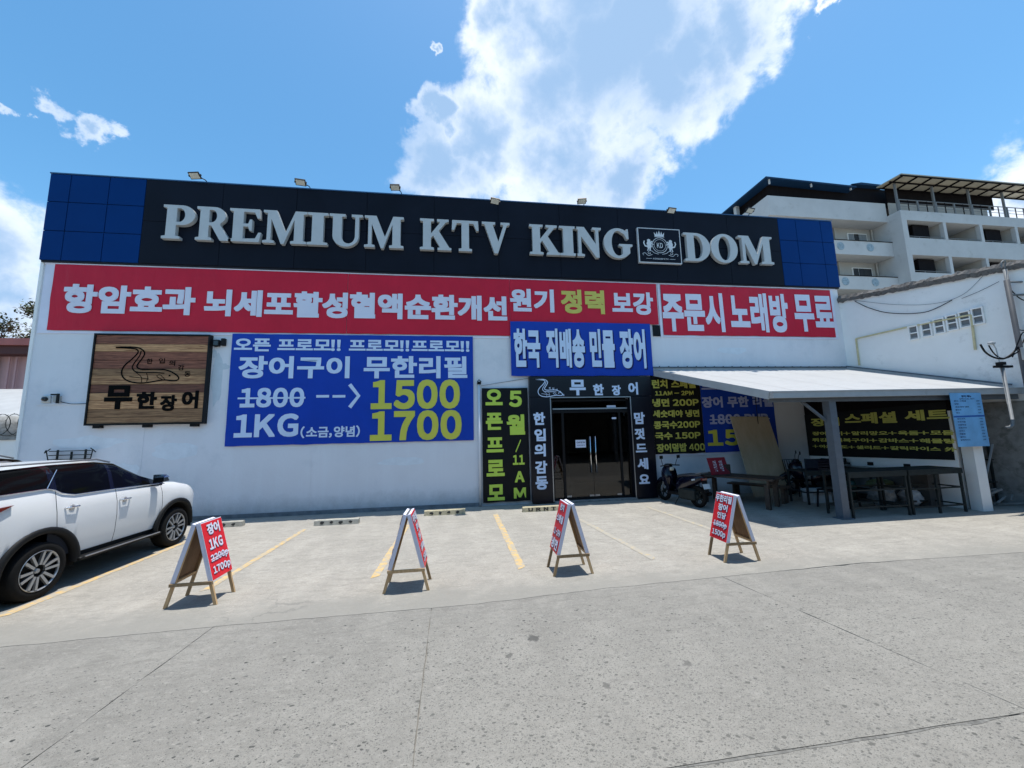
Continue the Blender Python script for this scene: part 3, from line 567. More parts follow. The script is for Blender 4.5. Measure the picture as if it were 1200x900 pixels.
# ---- banners
def fold(x,z):                      # depth of the soft diagonal folds of a stretched sheet
    u=x*.82+z*.57; w=-x*.57+z*.82
    n=noise.noise(Vector((u*1.15,w*.38+3,1.7))); k=max(0,noise.noise(Vector((x*.45,z*.8,4.4)))+.25)
    n2_=noise.noise(Vector((x*2.6+1,z*.35,6.1))); return .020*k*(1-min(1,abs(n)*6))+.007*max(0,1-abs(n2_)*5)*max(0,noise.noise(Vector((x*.6,2,2)))+.3)+.007*noise.noise(Vector((x*1.5,z*1.1,8)))+.010
FRW=lambda x,y,d=0: Vector((x,YF-d-fold(x,y),y))
def banner(label,name,mat,x0,x1,z0,z1,d=.03,group='banners fixed to the shop wall',th=.012,sag=.0):
    t=thing(name,label,'banner',((x0+x1)/2,YF-d,z0),group=group)
    n=24; top=[(x1+(x0-x1)*i/n,z1+.010*noise.noise(Vector((i*.5,x0,1)))) for i in range(n+1)]; bot=[(x0+(x1-x0)*i/n,z0+.014*noise.noise(Vector((i*.4,x0,9)))) for i in range(n+1)]
    nx=max(2,round((x1-x0)/.05)); nz_=max(2,round((z1-z0)/.05)); g_=MB()
    g_.grid([[FRW(x0+(x1-x0)*i/nx,(z0+.014*noise.noise(Vector((i*.14,x0,9))))*(1-j/nz_)+(z1+.010*noise.noise(Vector((i*.14,x0,1))))*j/nz_,d) for i in range(nx+1)] for j in range(nz_+1)])
    sh_=part('banner_sheet',g_,mat,t,smooth=True)
    return t
b=banner('red banner with white lettering at the far left of the row under the fascia','printed_banner',RED,-10.36,-3.10,4.88,6.64)
part('white_hem',MB().box((-10.58,YF-.022,4.80),(-10.37,YF-.004,6.66)).box((-10.37,YF-.0215,4.80),(1.52,YF-.0045,4.875)),WHITEV,b)
part('white_hem',MB().box((-10.60,YF-.04,6.645),(12.90,YF-.010,6.675)),WHITEV,b)
ftext(b,'항암효과',(75,230,335,368.5),TXW,.03,bold=.026); ftext(b,'뇌세포활성',(240,408,341,372),TXW,.03,bold=.026)
b=banner('middle red banner of six tight white characters, above the blue price banner','printed_banner',RED,-3.09,1.555,4.88,6.63,.034)
ftext(b,'혈액순환개선',(410,594,345,375),TXW,.034,bold=.026)
b=banner('short red banner with two yellow characters among the white ones','printed_banner',RED,1.56,6.30,5.30,6.63,.040)
ftext(b,'원기',(597.5,649,339,366),TXW,.04,bold=.022); ftext(b,'정력',(657,708,340,368),TXY,.04,bold=.022); ftext(b,'보강',(717,765,342.5,369),TXW,.04,bold=.022)
b=banner('tall red banner with narrow white lettering below the right end of the fascia','printed_banner',RED,6.45,12.68,4.97,6.62)
part('white_hem',MB().box((6.36,YF-.024,4.90),(6.445,YF-.004,6.64)).box((12.685,YF-.024,4.90),(12.80,YF-.004,6.64)).box((6.446,YF-.0235,4.90),(12.684,YF-.0045,4.965)),WHITEV,b)
ftext(b,'주문시',(776,847.5,343,389),TXW,.03,bold=.022); ftext(b,'노래방',(855,923,344,389.5),TXW,.03,bold=.022); ftext(b,'무료',(930,976,346,389),TXW,.03,bold=.022)
b=banner('large blue price banner with lime figures 1500 and 1700 on the left wall','printed_banner',BLUE,-6.02,.44,1.83,4.84)
ftext(b,'오픈 프로모!! 프로모!!프로모!!',(275,550,398,412.5),TXWB,.03,bold=.016)
ftext(b,'장어구이',(280,410,417.5,443.5),TXWB,.03,bold=.016); ftext(b,'무한리필',(426.5,547.5,417.5,443.5),TXWB,.03,bold=.016)
ftext(b,'1800',(282,357,454.5,477.5),TXWB,.03,bold=.022); q=tb(280,359,465.7,467.7); part('strike_line',MB().flat([(q[0],q[2]),(q[1],q[2]),(q[1],q[3]),(q[0],q[3])],FR,.062),TXWB,b,fix=False)
ftext(b,'-',(371,386,463,466),TXWB,.03,bold=.0); ftext(b,'-',(390,405,463,466),TXWB,.03,bold=.0)
q=[at(x,y,YF-.03) for x,y in ((410,450.5),(420.5,464),(410,477.5))]; part('arrow_mark',MB().stroke([(p.x,p.z) for p in q],  .10,FRW,.039),TXWB,b,fix=False)
ftext(b,'1500',(435,539,445,479.5),TXG,.03,bold=.026); ftext(b,'1KG',(275,350,485,512.5),TXWB,.03,bold=.022); ftext(b,'(소금,양념)',(352.5,422,499,513),TXWB,.03,bold=.012); ftext(b,'1700',(434,541,481,516),TXG,.03,bold=.026)
b=banner('blue banner with tall shadowed white lettering directly above the entrance','printed_banner',BLUE,1.55,5.98,3.66,5.31,.075)
for s,px in (('한국',(602,633,385.5,431)),('직배송',(640,685,385.5,431)),('민물',(691,720,386,431)),('장어',(726,756,386,432))): ftext(b,s,px,TXWB,.075,bold=.026,shadow=.035)
FB=(('오',115,195,305,380),('픈',117,195,415,495),('프',120,200,530,600),('로',120,205,635,712),('모',125,205,750,825),('5',225,285,312,388),('월',215,300,423,518),('/',255,282,540,600),('11',243,298,612,658),('A',252,298,688,740),('M',248,305,765,815))
b=banner('upright black banner with lime lettering, left of the entrance','printed_banner',BLACKV,.68,2.02,.10,3.31,.05)
for s,a,c,e,f in FB: ftext(b,s,(540+a/4,540+c/4,380+e/4,380+f/4),TXLG,.05,bold=.026)
# behind the awning edge
b=banner('black lunch menu banner with yellow prices, right of the entrance behind the scooter','printed_banner',BLACKV,5.89,7.52,1.27,3.72,.03)
part('white_hem',MB().box((5.885,YF-.02,1.20),(10.02,YF-.003,1.268)),WHITEV,b)
for s,a,c,e,f in (('런치 스페셜',105,335,112,158),('11AM - 2PM',122,325,172,195),('냉면 200P',108,352,212,254),('세숫대야 냉면',110,355,272,310),('콩국수200P',115,360,330,370),('국수 150P',122,362,388,427),('장어덮밥 400',130,385,447,492)):
    ftext(b,s,(740+a/4.5,740+c/4.5,420+e/4.5,420+f/4.5),TXMY,.03,bold=.022)
b=banner('dark blue price banner in the awning shade, half hidden by the leaning plywood','printed_banner',BLUE,7.53,10.05,1.27,3.70,.03)
for s,a,c,e,f,mt in (('프로모!!',365,640,120,166,TXBLW),('장어 무한 리필',368,740,200,258,TXBLW),('1800 PHP',410,718,293,345,TXBLW),('1500',398,745,372,458,TXG)):
    ftext(b,s,(740+a/4.5,740+c/4.5,420+e/4.5,420+f/4.5),mt,.03,bold=.024)
q=tb(740+405/4.5,740+722/4.5,420+318/4.5,420+324/4.5); part('strike_line',MB().flat([(q[0],q[2]),(q[1],q[2]),(q[1],q[3]),(q[0],q[3])],FR,.062),TXBLW,b,fix=False)
single('small_plate',MB().box((6.10,YF-.035,4.93),(6.34,YF-.004,5.28)),BLACKV,'small black and yellow plate between the two right red banners','sign')

# ---- entrance
def eel(parent,T,fr,d,w,mat):
    out=[(240,148),(330,146),(400,148),(445,165),(465,195),(445,235),(408,285),(412,308),(450,320),(530,318),(610,320),(680,342),(728,378),(722,402),(680,408),(620,402),(560,410),(500,420),(430,426),(350,415),(300,385),(285,340),(308,290),(365,240),(412,190),(402,163),(340,154),(240,148)]
    inn=[(438,175),(425,215),(375,285),(372,315),(400,340),(470,345),(560,345),(620,350)]
    m_=MB().stroke([T(*p) for p in curve(out,4)],w,fr,d).stroke([T(*p) for p in curve(inn,4)],w*.8,fr,d+.001)
    for l in ([(610,402),(575,385),(560,370),(585,362),(605,378),(625,400)],[(480,350),(490,385),(480,415)],[(400,345),(440,380),(440,420)],[(345,375),(420,385),(500,395)]): m_.stroke([T(*p) for p in curve(l,3)],w*.45,fr,d+.002)
    m_.stroke([T(652,368),T(668,368)],w*1.2,fr,d+.002)
    part('eel_drawing',m_,mat,parent,fix=False)
ent=thing('entrance_surround','glossy black sign frame round the glass entrance with white eel logo and lettering','sign',(3.9,YF,0))
YE=YF-.16
x0,x1=2.06,5.83
EP=pmat('black_gloss_panel',(.005,.006,.012),.3,var=.1,spec=.3)
part('header_panel',MB().bbox((x0,YE,3.03),(x1,YF-.003,3.63),.006),EP,ent)
part('side_panel',MB().bbox((x0,YE,.03),(2.68,YF-.003,3.022),.006),EP,ent); part('side_panel',MB().bbox((5.13,YE,.03),(x1,YF-.003,3.022),.006),EP,ent)
part('edge_trim',MB().box((x0+.60,YE+.004,.05),(x0+.625,YE-.012,3.02)).box((5.125,YE+.004,.05),(5.15,YE-.012,3.02)).box((2.69,YE+.004,2.995),(5.12,YE-.012,3.02)),ALU,ent)
for s,a,c,e,f in (('무',510,585,260,333),('한',620,670,280,333),('장',708,750,285,333),('어',785,830,272,330),('한',340,395,413,472),('입',345,398,490,548),('의',345,398,560,620),('감',348,405,640,700),('동',350,408,712,775),('맘',812,862,412,468),('껏',815,862,487,540),('드',820,872,560,600),('세',828,878,627,680),('요',835,885,703,748)):
    text(ent,s,FR,*tb(540+a/4,540+c/4,380+e/4,380+f/4,Y=YE),TXWB,YF-YE+.004,.022)
ex0,ex1,ez0,ez1=tb(540+350/4,540+475/4,380+258/4,380+340/4,Y=YE)
eel(ent,lambda x,y:(ex0+(x-240)/490*(ex1-ex0),ez1-(y-146)/280*(ez1-ez0)),FR,YF-YE+.005,.022,TXWB)
for i,s in enumerate('한입의감동'):
    u=(485+i*62,235+(i**2)*7); X=ex0+(u[0]-240)/490*(ex1-ex0); Z=ez1-(u[1]-110)/280*(ez1-ez0); text(ent,s,FR,X,X+.055,Z-.06,Z,TXWB,YF-YE+.004,.0)
door=thing('glass_entrance','double glass door with long steel handles and dark transom between the black sign columns','door',(3.9,YF+.05,0))
YD=YF+.03
fr_=MB()
for a,b_ in (((2.70,.06),(2.76,2.95)),((5.10,.06),(5.165,2.95)),((3.03,.10),(3.10,2.56)),((4.80,.10),(4.86,2.56))): fr_.box((a[0],YD-.03,a[1]),(b_[0],YD+.04,b_[1]))
fr_.box((2.76,YD-.031,2.56),(5.10,YD+.041,2.64)).box((2.76,YD-.031,2.90),(5.10,YD+.041,2.96)).box((2.70,YD-.05,.0),(5.165,YD+.05,.10))
part('door_frame',fr_,BLK,door)
part('threshold',MB().box((2.70,YF-.20,.001),(5.165,YD-.055,.045)),CONC,door)
for a,b_,z0,z1 in ((2.76,3.03,.10,2.56),(4.86,5.10,.10,2.56)): part('side_pane',MB().box((a+.004,YD,z0+.004),(b_-.004,YD+.01,z1-.004)),DGLASS,door)
part('transom_pane',MB().box((2.764,YD,2.644),(5.096,YD+.01,2.896)),DGLASS,door)
for a,b_,hx in ((3.104,3.945,3.87),(3.955,4.796,4.03)):
    dl=part('door_leaf',MB().box((a,YD+.002,.115),(b_,YD+.014,2.555)),DGLASS,door)
    hd=MB().tube([(hx,YD-.05,.80),(hx,YD-.05,1.85)],.016,8)
    for z in (.95,1.70): hd.tube([(hx,YD+.001,z),(hx,YD-.05,z)],.010,6)
    part('handle',hd,CHROME,dl,smooth=True)
    ht=MB()
    for q in (a+.01,b_-.15):
        ht.box((q,YD-.012,.12),(q+.14,YD+.001,.17))
    part('patch_fitting',ht,ALU,dl)
part('transom_bar',MB().box((2.77,YD-.045,2.66),(5.09,YD-.032,2.70)),ALU,door)
q=tb(674.5,686.5,515.5,524.5,Y=YD); st=part('open_notice',MB().box((q[0],YD-.006,q[2]),(q[1],YD-.001,q[3])),STK,door); FD=frame((0,YD,0),(1,0,0),(0,0,1),(0,-1,0))
text(st,'OPEN',FD,q[0]+.03,q[1]-.03,q[2]+.13,q[3]-.05,TXB,.008,.01); text(st,'PLEASE COME IN',FD,q[0]+.04,q[1]-.04,q[2]+.05,q[2]+.085,TXB,.008,0)
q=tb(711,721.5,475,479,Y=YD); part('small_sticker',MB().box((q[0],YD-.006,q[2]),(q[1],YD-.001,q[3])),STK,door)
q=tb(717,722,489,491,Y=YD); part('small_sticker',MB().box((q[0],YD-.0065,q[2]),(q[1],YD-.001,q[3])),STK,door)
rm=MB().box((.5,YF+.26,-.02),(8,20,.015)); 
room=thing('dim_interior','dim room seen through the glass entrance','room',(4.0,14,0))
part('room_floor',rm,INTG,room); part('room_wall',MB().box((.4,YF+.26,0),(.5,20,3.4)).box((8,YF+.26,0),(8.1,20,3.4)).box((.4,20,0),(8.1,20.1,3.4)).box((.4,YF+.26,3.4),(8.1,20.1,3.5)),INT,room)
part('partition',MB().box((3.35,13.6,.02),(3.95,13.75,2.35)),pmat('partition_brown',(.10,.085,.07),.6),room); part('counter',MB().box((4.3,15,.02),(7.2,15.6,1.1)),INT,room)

# ---- wooden brand board
ws=thing('wooden_sign','square plank sign with black eel drawing and lettering in a thin black frame','sign',(-7.8,YF,2.42))
wx0,wx1,wz0,wz1=-9.17,-6.52,2.45,4.76; DW=.13
part('backing_box',MB().box((wx0,YF-DW+.012,wz0),(wx1,YF-.003,wz1)),BLK,ws)
bm=[0,.10,.19,.29,.385,.46,.565,.66,.745,.84,.93,1.0]
for i in range(len(bm)-1):
    zt=wz1-.02-(wz1-wz0-.04)*bm[i]; zb=wz1-.02-(wz1-wz0-.04)*bm[i+1]
    part('plank',MB().bbox((wx0+.02,YF-DW-.002*((i*7)%3),zb+.004),(wx1-.02,YF-DW+.011,zt-.004),.003),SIGND if i in (0,2,3,6) else SIGNW,ws)
fm=MB()
for a,b_ in (((wx0-.02,wz0-.02),(wx0+.018,wz1+.02)),((wx1-.018,wz0-.02),(wx1+.02,wz1+.02)),((wx0+.019,wz0-.02),(wx1-.019,wz0+.018)),((wx0+.019,wz1-.018),(wx1-.019,wz1+.02))): fm.box((a[0],YF-DW-.025,a[1]),(b_[0],YF-.002,b_[1]))
part('sign_frame',fm,BLK,ws)
ft=MB()
for x in (-9.02,-7.92,-6.83): ft.box((x,YF-.12,wz0-.09),(x+.16,YF-.003,wz0-.021))
part('mounting_foot',ft,BLK,ws)
for s,a,c,e,f,bo in (('무',150,370,445,632,.03),('한',400,560,495,628,.028),('장',585,715,520,645,.028),('어',755,885,485,625,.028)):
    text(ws,s,FR,*tb(100+a*.15,100+c*.15,385+e*.15,385+f*.15,Y=YF-DW),TXK,DW+.008,bo)
for s,a,e in (('한',480,235),('입',575,232),('의',655,250),('감',725,285),('동',775,335)): text(ws,s,FR,*tb(100+a*.15,100+(a+48)*.15,385+e*.15,385+(e+42)*.15,Y=YF-DW),TXK,DW+.008,.0)
def TW(x,y): p=at(100+x*.15,385+y*.15,YF-DW); return (p.x,p.z)
eel(ws,TW,FR,DW+.008,.034,TXK)

# ---- small fittings on the wall
t=thing('security_camera','small white dome camera with black lens on the wall left of the plank sign','camera',(-10.19,YF,3.1))
part('mount_plate',MB().bbox((-10.27,YF-.05,3.02),(-10.08,YF-.002,3.2),.01),pmat('camera_white',(.6,.6,.58),.4),t); part('dome',MB().lathe([(.001,-.13),(.03,-.125),(.055,-.10),(.06,-.05)],(-10.17,YF,3.11),'Y',12),BLKG,t,smooth=True)
t=thing('junction_box','small box with a black clamp beside the dome camera','junction box',(-9.94,YF,3.02)); part('box_body',MB().bbox((-10.0,YF-.07,3.03),(-9.86,YF-.002,3.19),.008),pmat('box_grey',(.38,.38,.36),.5),t); part('clamp',MB().box((-9.90,YF-.10,3.0),(-9.85,YF-.071,3.24)).box((-10.03,YF-.10,3.2),(-9.905,YF-.071,3.235)),BLK,t)
t=thing('bulkhead_fitting','two small black square fittings between the plank sign and the blue price banner','junction box',(-6.35,YF,4.5)); part('box_body',MB().bbox((-6.46,YF-.09,4.48),(-6.31,YF-.002,4.66),.01),BLK,t); part('box_body',MB().bbox((-6.27,YF-.09,4.50),(-6.17,YF-.002,4.70),.01),BLK,t); part('glass_front',MB().box((-6.44,YF-.096,4.51),(-6.33,YF-.091,4.63)),WINDARK,t)
t=thing('wall_bracket','rusty black metal frame bracket low on the wall above the white SUV','bracket',(-9.57,YF,1.7))
mb=MB()
for x in (-9.75,-9.45,-9.15): mb.beam((x,YF-.06,1.55),(x,YF-.06,1.80+(.05 if x!=-9.45 else 0)),.03)
for z in (1.62,1.72,1.82): mb.beam((-9.9,YF-.10,z),(-9.0,YF-.10,z),.02)
for x,s in ((-9.9,-1),(-9.0,1)): mb.tube([(x,YF-.1,1.6),(x+.05*s,YF-.12,1.85),(x+.10*s,YF-.1,1.78),(x-.02*s,YF-.1,1.88)],.012,5)
part('bracket_frame',mb,DKSTEEL,t)
t=thing('downpipe','slim pale blue downpipe on the wall beside the upright lime lettered banner','pipe',(.60,YF,0)); part('pipe',MB().tube([(.60,YF-.05,.02),(.60,YF-.05,3.42)],.035,8),WALL,t,smooth=True); part('camera_tip',MB().bbox((.55,YF-.11,3.42),(.66,YF-.02,3.50),.01).tube([(.56,YF-.1,3.5),(.6,YF-.06,3.56),(.67,YF-.06,3.5)],.012,5),BLK,t)
def cable(name,pts,r,mat,label): return single(name,MB().tube(curve(pts,8),r,5),mat,label,'cable',smooth=True)
cable('thin_cable',[(.66,YF-.05,3.38),(1.2,YF-.03,3.47),(2.05,YF-.03,3.60)],.007,GALV,'thin cable from the slim downpipe to the entrance sign corner')
cable('wall_cable',[(-9.13,YF-.03,3.0),(-9.6,YF-.02,2.985),(-9.85,YF-.02,3.04)],.008,BLK,'short dark cable from the junction box toward the plank sign')

# ================================================================== WHEEL STOPS
def stop(x0,x1,Y,mat,label,marks,seed):
    t=thing('wheel_stop',label,'wheel stop',((x0+x1)/2,Y,0),group='concrete wheel stops by the wall')
    n=10; prof=[(-.075,0),(.075,0),(.055,.105),(.04,.12),(-.04,.12),(-.055,.105)]
    mb=MB(); o=0
    for i in range(n+1):
        x=x0+(x1-x0)*i/n
        for k,(yy,zz) in enumerate(prof):
            j=.006*noise.noise(Vector((x*9,k,seed))); mb.v.append((x+(j if 0<i<n else 0),Y+yy+j,max(0,zz+(j if zz>0 else 0))))
    for i in range(n):
        for k in range(6): mb.f.append((i*6+k,i*6+(k+1)%6,(i+1)*6+(k+1)%6,(i+1)*6+k))
    mb.f.append((5,4,3,2,1,0)); mb.f.append(tuple(n*6+k for k in range(6)))
    part('stop_body',mb,mat,t)
    W_=x1-x0; FS=frame((0,Y-.0785,0),(1,0,0),(0,.19,1),(0,-1,0))
    if marks=='text':
        for i,ch in enumerate('URNT'): text(t,ch,FS,x0+W_*(.14+.2*i),x0+W_*(.26+.2*i),.018,.10,STOPB,.004,.03)
    else:
        for i in range(4):
            rnd=random.Random(seed*10+i); c=x0+W_*(.18+.21*i); pts=[(c+rnd.uniform(.03,.055)*math.cos(a),.058+rnd.uniform(.018,.045)*math.sin(a)) for a in [2*PI*k/9 for k in range(9)]]
            part('paint_mark',MB().flat(pts,FS,.005),STOPB,t,fix=False)
stop(-5.95,-4.98,10.1,STOPM,'grey wheel stop beyond the red 1KG board, nearest the SUV','blob',1)
stop(-3.28,-2.30,9.72,STOPM,'grey wheel stop with black blocks in the bay below the blue price banner','blob',2)
stop(-.85,.17,10.2,STOPY,'yellowish wheel stop between the blue price banner and the upright lime lettered banner','blob',3)
stop(1.62,2.62,10.02,STOPY,'wheel stop with black stencilled letters at the foot of the entrance','text',4)

# ================================================================== FOLDING BOARDS
def aboard(X,Y,label,lines,side,rz=0,sh=True):
    t=thing('folding_board',label,'sign board',(X,Y,0),rz,group='red folding boards on the lot')
    H=.965; Dp=.42; sp=.30
    for s in (1,-1):
        def fl(u,v,d,s=s):         # u along ridge, v down the leaf from the ridge, d outward from the leaf
            ang=math.atan2(sp-.035,H); vx,vz=math.sin(ang),-math.cos(ang)
            return Vector((s*(.035+vx*v+math.cos(ang)*d),u,H+vz*v+math.sin(ang)*d))
        L_=H/math.cos(math.atan2(sp-.035,H)); pv=.71
        def bx(u0,u1,v0,v1,d0,d1): return [fl(u0,v0,d0),fl(u1,v0,d0),fl(u1,v1,d0),fl(u0,v1,d0),fl(u0,v0,d1),fl(u1,v0,d1),fl(u1,v1,d1),fl(u0,v1,d1)]
        for u in (-Dp/2,Dp/2-.035): part('leg',MB().hexa(bx(u+.004,u+.031,.04,L_,-.038,-.003)),PINE,t,world=False)
        lf=part('panel',MB().hexa(bx(-Dp/2,Dp/2,0,pv,-.002,.014)),WHITEV,t,world=False)
        part('wrapped_edge',MB().hexa(bx(-Dp/2-.002,-Dp/2+.003,.0,pv,-.036,-.0025)).hexa(bx(Dp/2-.003,Dp/2+.002,.0,pv,-.036,-.0025)).hexa(bx(-Dp/2,Dp/2,-.004,0,-.034,.014)),WHITEV,lf,world=False)
        part('plywood_back',MB().hexa(bx(-Dp/2+.036,Dp/2-.036,.02,pv-.005,-.010,-.0025)),PLY,lf,world=False)
        part('bottom_batten',MB().hexa(bx(-Dp/2+.033,Dp/2-.033,pv-.035,pv,-.036,-.0105)),PINE,t,world=False)
        part('printed_face',MB().hexa(bx(-Dp/2+.004,Dp/2-.004,.004,pv-.002,.0142,.0155)),RED2,lf,world=False)
        F2=(lambda x,y,d=0,s=s,fl=fl: fl(s*(x),pv-y,.0165+d))
        for body,x0,x1,y0,y1,strike in lines:
            hw=Dp/2; a,b_=(x0-.5)*Dp,(x1-.5)*Dp; c,e=y0*pv,y1*pv
            text(t,body,lambda x,y,d,F2=F2:F2(x,y,d),a+.006,b_+.006,c-.006,e-.006,TXB,.0,.03,name='letter_shadow',world=False)
            text(t,body,lambda x,y,d,F2=F2:F2(x,y,d),a,b_,c,e,TXW,.005,.022,world=False)
            if strike: part('strike_line',MB().flat([(a-.01,(c+e)/2-.006),(b_+.01,(c+e)/2+.004),(b_+.01,(c+e)/2+.016),(a-.01,(c+e)/2+.006)],F2,.011),TXW,t,world=False,fix=False)
    mb=MB()
    zc=.265; xh=.035+(sp-.035)*(H-zc)/H
    for yy in (-Dp/2-.008,): mb.box((-xh-.01,yy-.012,zc-.018),(xh+.01,yy+.010,zc+.018))
    part('cross_bar',mb,PINE,t,world=False)
    part('hinge_strip',MB().box((-.03,-Dp/2+.01,H-.006),(.03,Dp/2-.01,H-.001)),pmat('hinge_dark',(.1,.1,.1),.5),t,world=False)
    return t
LA=[('장어',.20,.80,.76,.96,0),('1KG',.16,.80,.50,.69,0),('2200p',.10,.94,.27,.42,1),('1700p',.10,.94,.06,.22,0)]
LD=[('무한리필',.04,.96,.80,.97,0),('장어',.26,.80,.62,.77,0),('인당',.28,.78,.45,.59,0),('1800p',.14,.90,.24,.39,1),('1500p',.14,.90,.05,.20,0)]
LC=[('런치',.30,.78,.82,.96,0),('스페셜',.12,.92,.58,.74,0),('11-2PM',.12,.94,.32,.45,0),('냉면',.10,.90,.05,.26,0)]
aboard(-3.235,5.665,'red folding board reading 1KG 1700p, between the SUV and the other boards',LA,1)
aboard(-.675,5.595,'folding board seen edge-on with only a sliver of red, second from the SUV',LD,1)
aboard(1.60,5.73,'red folding board with small lettering in front of the entrance',LC,-1)
aboard(4.24,5.745,'red folding board reading 1500p in front of the scooter and awning',LD,-1,R(-2))

# ================================================================== AWNING
aw=thing('awning','lean-to awning of white roof sheets on grey steel posts beside the entrance','awning',(9.8,9.2,0))
c00=Vector((6.04,11.04,3.86));c10=Vector((12.93,11.04,3.88));c01=Vector((6.68,7.42,2.765));c11=Vector((13.45,7.42,2.80))
def roofpt(u,v): return c00.lerp(c10,u).lerp(c01.lerp(c11,u),v)
ns=9
for i in range(ns):
    u0=i/ns;u1=(i+1)/ns; mb=MB(); prof=[]
    k=12
    for j in range(k+1):
        u=u0+(u1-u0)*j/k; z=.008 if j%4 in (1,2) else 0; prof.append((u,z))
    mb.grid([[roofpt(u,v)+Vector((0,0,z+.002*(i%2))) for u,z in prof] for v in (0,.5,1.0)])
    mb2=MB(); mb2.v=mb.v+[(a,b_,c-.006) for a,b_,c in mb.v]; n0=len(mb.v); mb2.f=mb.f+[tuple(n0+q for q in reversed(f)) for f in mb.f]
    part('roof_sheet',mb2,ROOFW,aw,fix=False)
part('front_gutter',MB().beam((6.66,7.36,2.685),(13.45,7.36,2.725),.11,.14).beam((6.60,7.300,2.752),(13.45,7.300,2.792),.02,.022),GUT,aw)
part('side_fascia',MB().beam((6.0,11.06,3.76),(6.655,7.40,2.685),.04,.18,up=(0,0,1)),GUT,aw)
part('wall_flashing',MB().beam((6.0,11.045,3.93),(12.93,11.045,3.95),.05,.03).beam((12.93,11.04,3.97),(13.44,7.55,2.90),.05,.04),STEEL,aw)
bl=MB()
for i in range(22): x=6.2+i*.31; bl.box((x,11.0,3.945),(x+.02,11.03,3.965))
part('flashing_screw',bl,DKSTEEL,aw,kind='stuff')
for v in (.03,.25,.5,.75,.97):
    a=roofpt(.01,v);b_=roofpt(.985,v); part('purlin',MB().beam(a-Vector((0,0,.05)),b_-Vector((0,0,.05)),.04,.08),STEEL,aw)
for u in (.26,.6,.93):
    a=roofpt(u,.02);b_=roofpt(u,.98); part('rafter',MB().beam(a-Vector((0,0,.145)),b_-Vector((0,0,.145)),.06,.10),STEEL,aw)
part('front_beam',MB().beam((6.70,7.50,2.60),(13.42,7.50,2.60),.07,.12),STEEL,aw)
part('post',MB().beam((8.27,7.56,0),(8.27,7.56,2.54),.17,.17),STEEL,aw)
part('post_base',MB().box((8.13,7.43,.001),(8.41,7.69,.015)),STEEL,aw)
part('brace',MB().beam((8.27,7.6,2.05),(7.65,7.62,2.55),.05),STEEL,aw); part('brace',MB().beam((8.27,7.6,2.05),(8.27,8.3,2.66),.05),STEEL,aw)
part('hanging_wire',MB().tube(curve([(7.6,8.2,2.68),(8.0,8.1,2.60),(8.3,7.7,2.55)],5),.008,5).tube([(9.3,10.9,3.2),(9.35,10.95,1.9)],.012,5),BLK,aw)

# kiosk wall under the awning, nearly square to the front
kd=Vector((.19,-1,0)).normalized(); kn=Vector((-1,-.19,0)).normalized(); K0=Vector((11.14,11.05,0))
FK=frame(K0,kd,(0,0,1),kn)
kw=thing('side_partition','white partition wall under the awning carrying the black set menu banner','wall',(11.5,9.3,0))
def kbox(u0,u1,v0,v1,d0,d1): return [FK(u0,v0,d0),FK(u1,v0,d0),FK(u1,v0,d1),FK(u0,v0,d1),FK(u0,v1,d0),FK(u1,v1,d0),FK(u1,v1,d1),FK(u0,v1,d1)]
part('wall_panel',MB().hexa(kbox(0,3.38,0,2.30,-.15,0)),WHITEP,kw); part('upper_louvre_panel',MB().hexa(kbox(0,3.38,2.301,2.72,-.14,-.002)).hexa([FK(0,2.722,-.14),FK(2.2,2.722,-.14),FK(2.2,2.722,-.02),FK(0,2.722,-.02),FK(0,3.70,-.14),FK(2.2,2.95,-.14),FK(2.2,2.95,-.02),FK(0,3.70,-.02)]),HDARK,kw)
mb=MB()
for i in range(16): u=.03+i*.10; mb.hexa(kbox(u,u+.035,2.55,2.92,-.018,.015))
part('louvre_slat',mb,HDARK,kw,kind='stuff')
part('end_pillar',MB().hexa([Vector(p) for p in ((11.76,7.42,0),(12.03,7.42,0),(12.06,7.66,0),(11.79,7.66,0),(11.76,7.42,2.54),(12.03,7.42,2.54),(12.06,7.66,2.54),(11.79,7.66,2.54))]),WHITEP,kw)
for u in (1.55,2.35): part('socket_box',MB().hexa(kbox(u,u+.13,.88,.97,.001,.03)),BLK,kw)
kb=thing('set_menu_banner','wide black banner with yellow set menu lettering in the shade under the awning','banner',tuple(FK(1.7,1.1,.02)),group='banners fixed to the shop wall')
part('banner_sheet',MB().prism([(0.0,1.07),(3.33,1.12),(3.33,2.52),(0.0,2.36)],FK,.006,.02),BLACKV,kb)
def at_k(x,y):
    d=ray(x,y); o=Vector((0,0,EYE)); t_=(FK(0,0,.02)-o).dot(kn)/d.dot(kn); P_=o+d*t_-K0; return P_.dot(kd),P_.z
for s,a,c,e,f in (('장어',62,262,178,236),('스페셜',298,665,140,218),('세트',718,1035,120,196),('장어구이+알리망오+옥돔+모듬',72,1070,270,300),('튀김+전복구이+감바스+해물탕',72,1080,322,352),('+아보카도+샐러드+갈릭라이스 外',75,1090,375,402)):
    x0p,x1p=940+a/6,940+c/6; sl=-.055 if f<300 else (-.03 if f<320 else (.0))
    ym=460+(e+f)/12; u0=at_k(x0p,ym)[0];u1=at_k(x1p,ym)[0]; xm=(x0p+x1p)/2
    z1=at_k(xm,460+e/6)[1]; z0=at_k(xm,460+f/6)[1]
    text(kb,s,FK,u0,u1,z0,z1,TXMY,.024,.02)
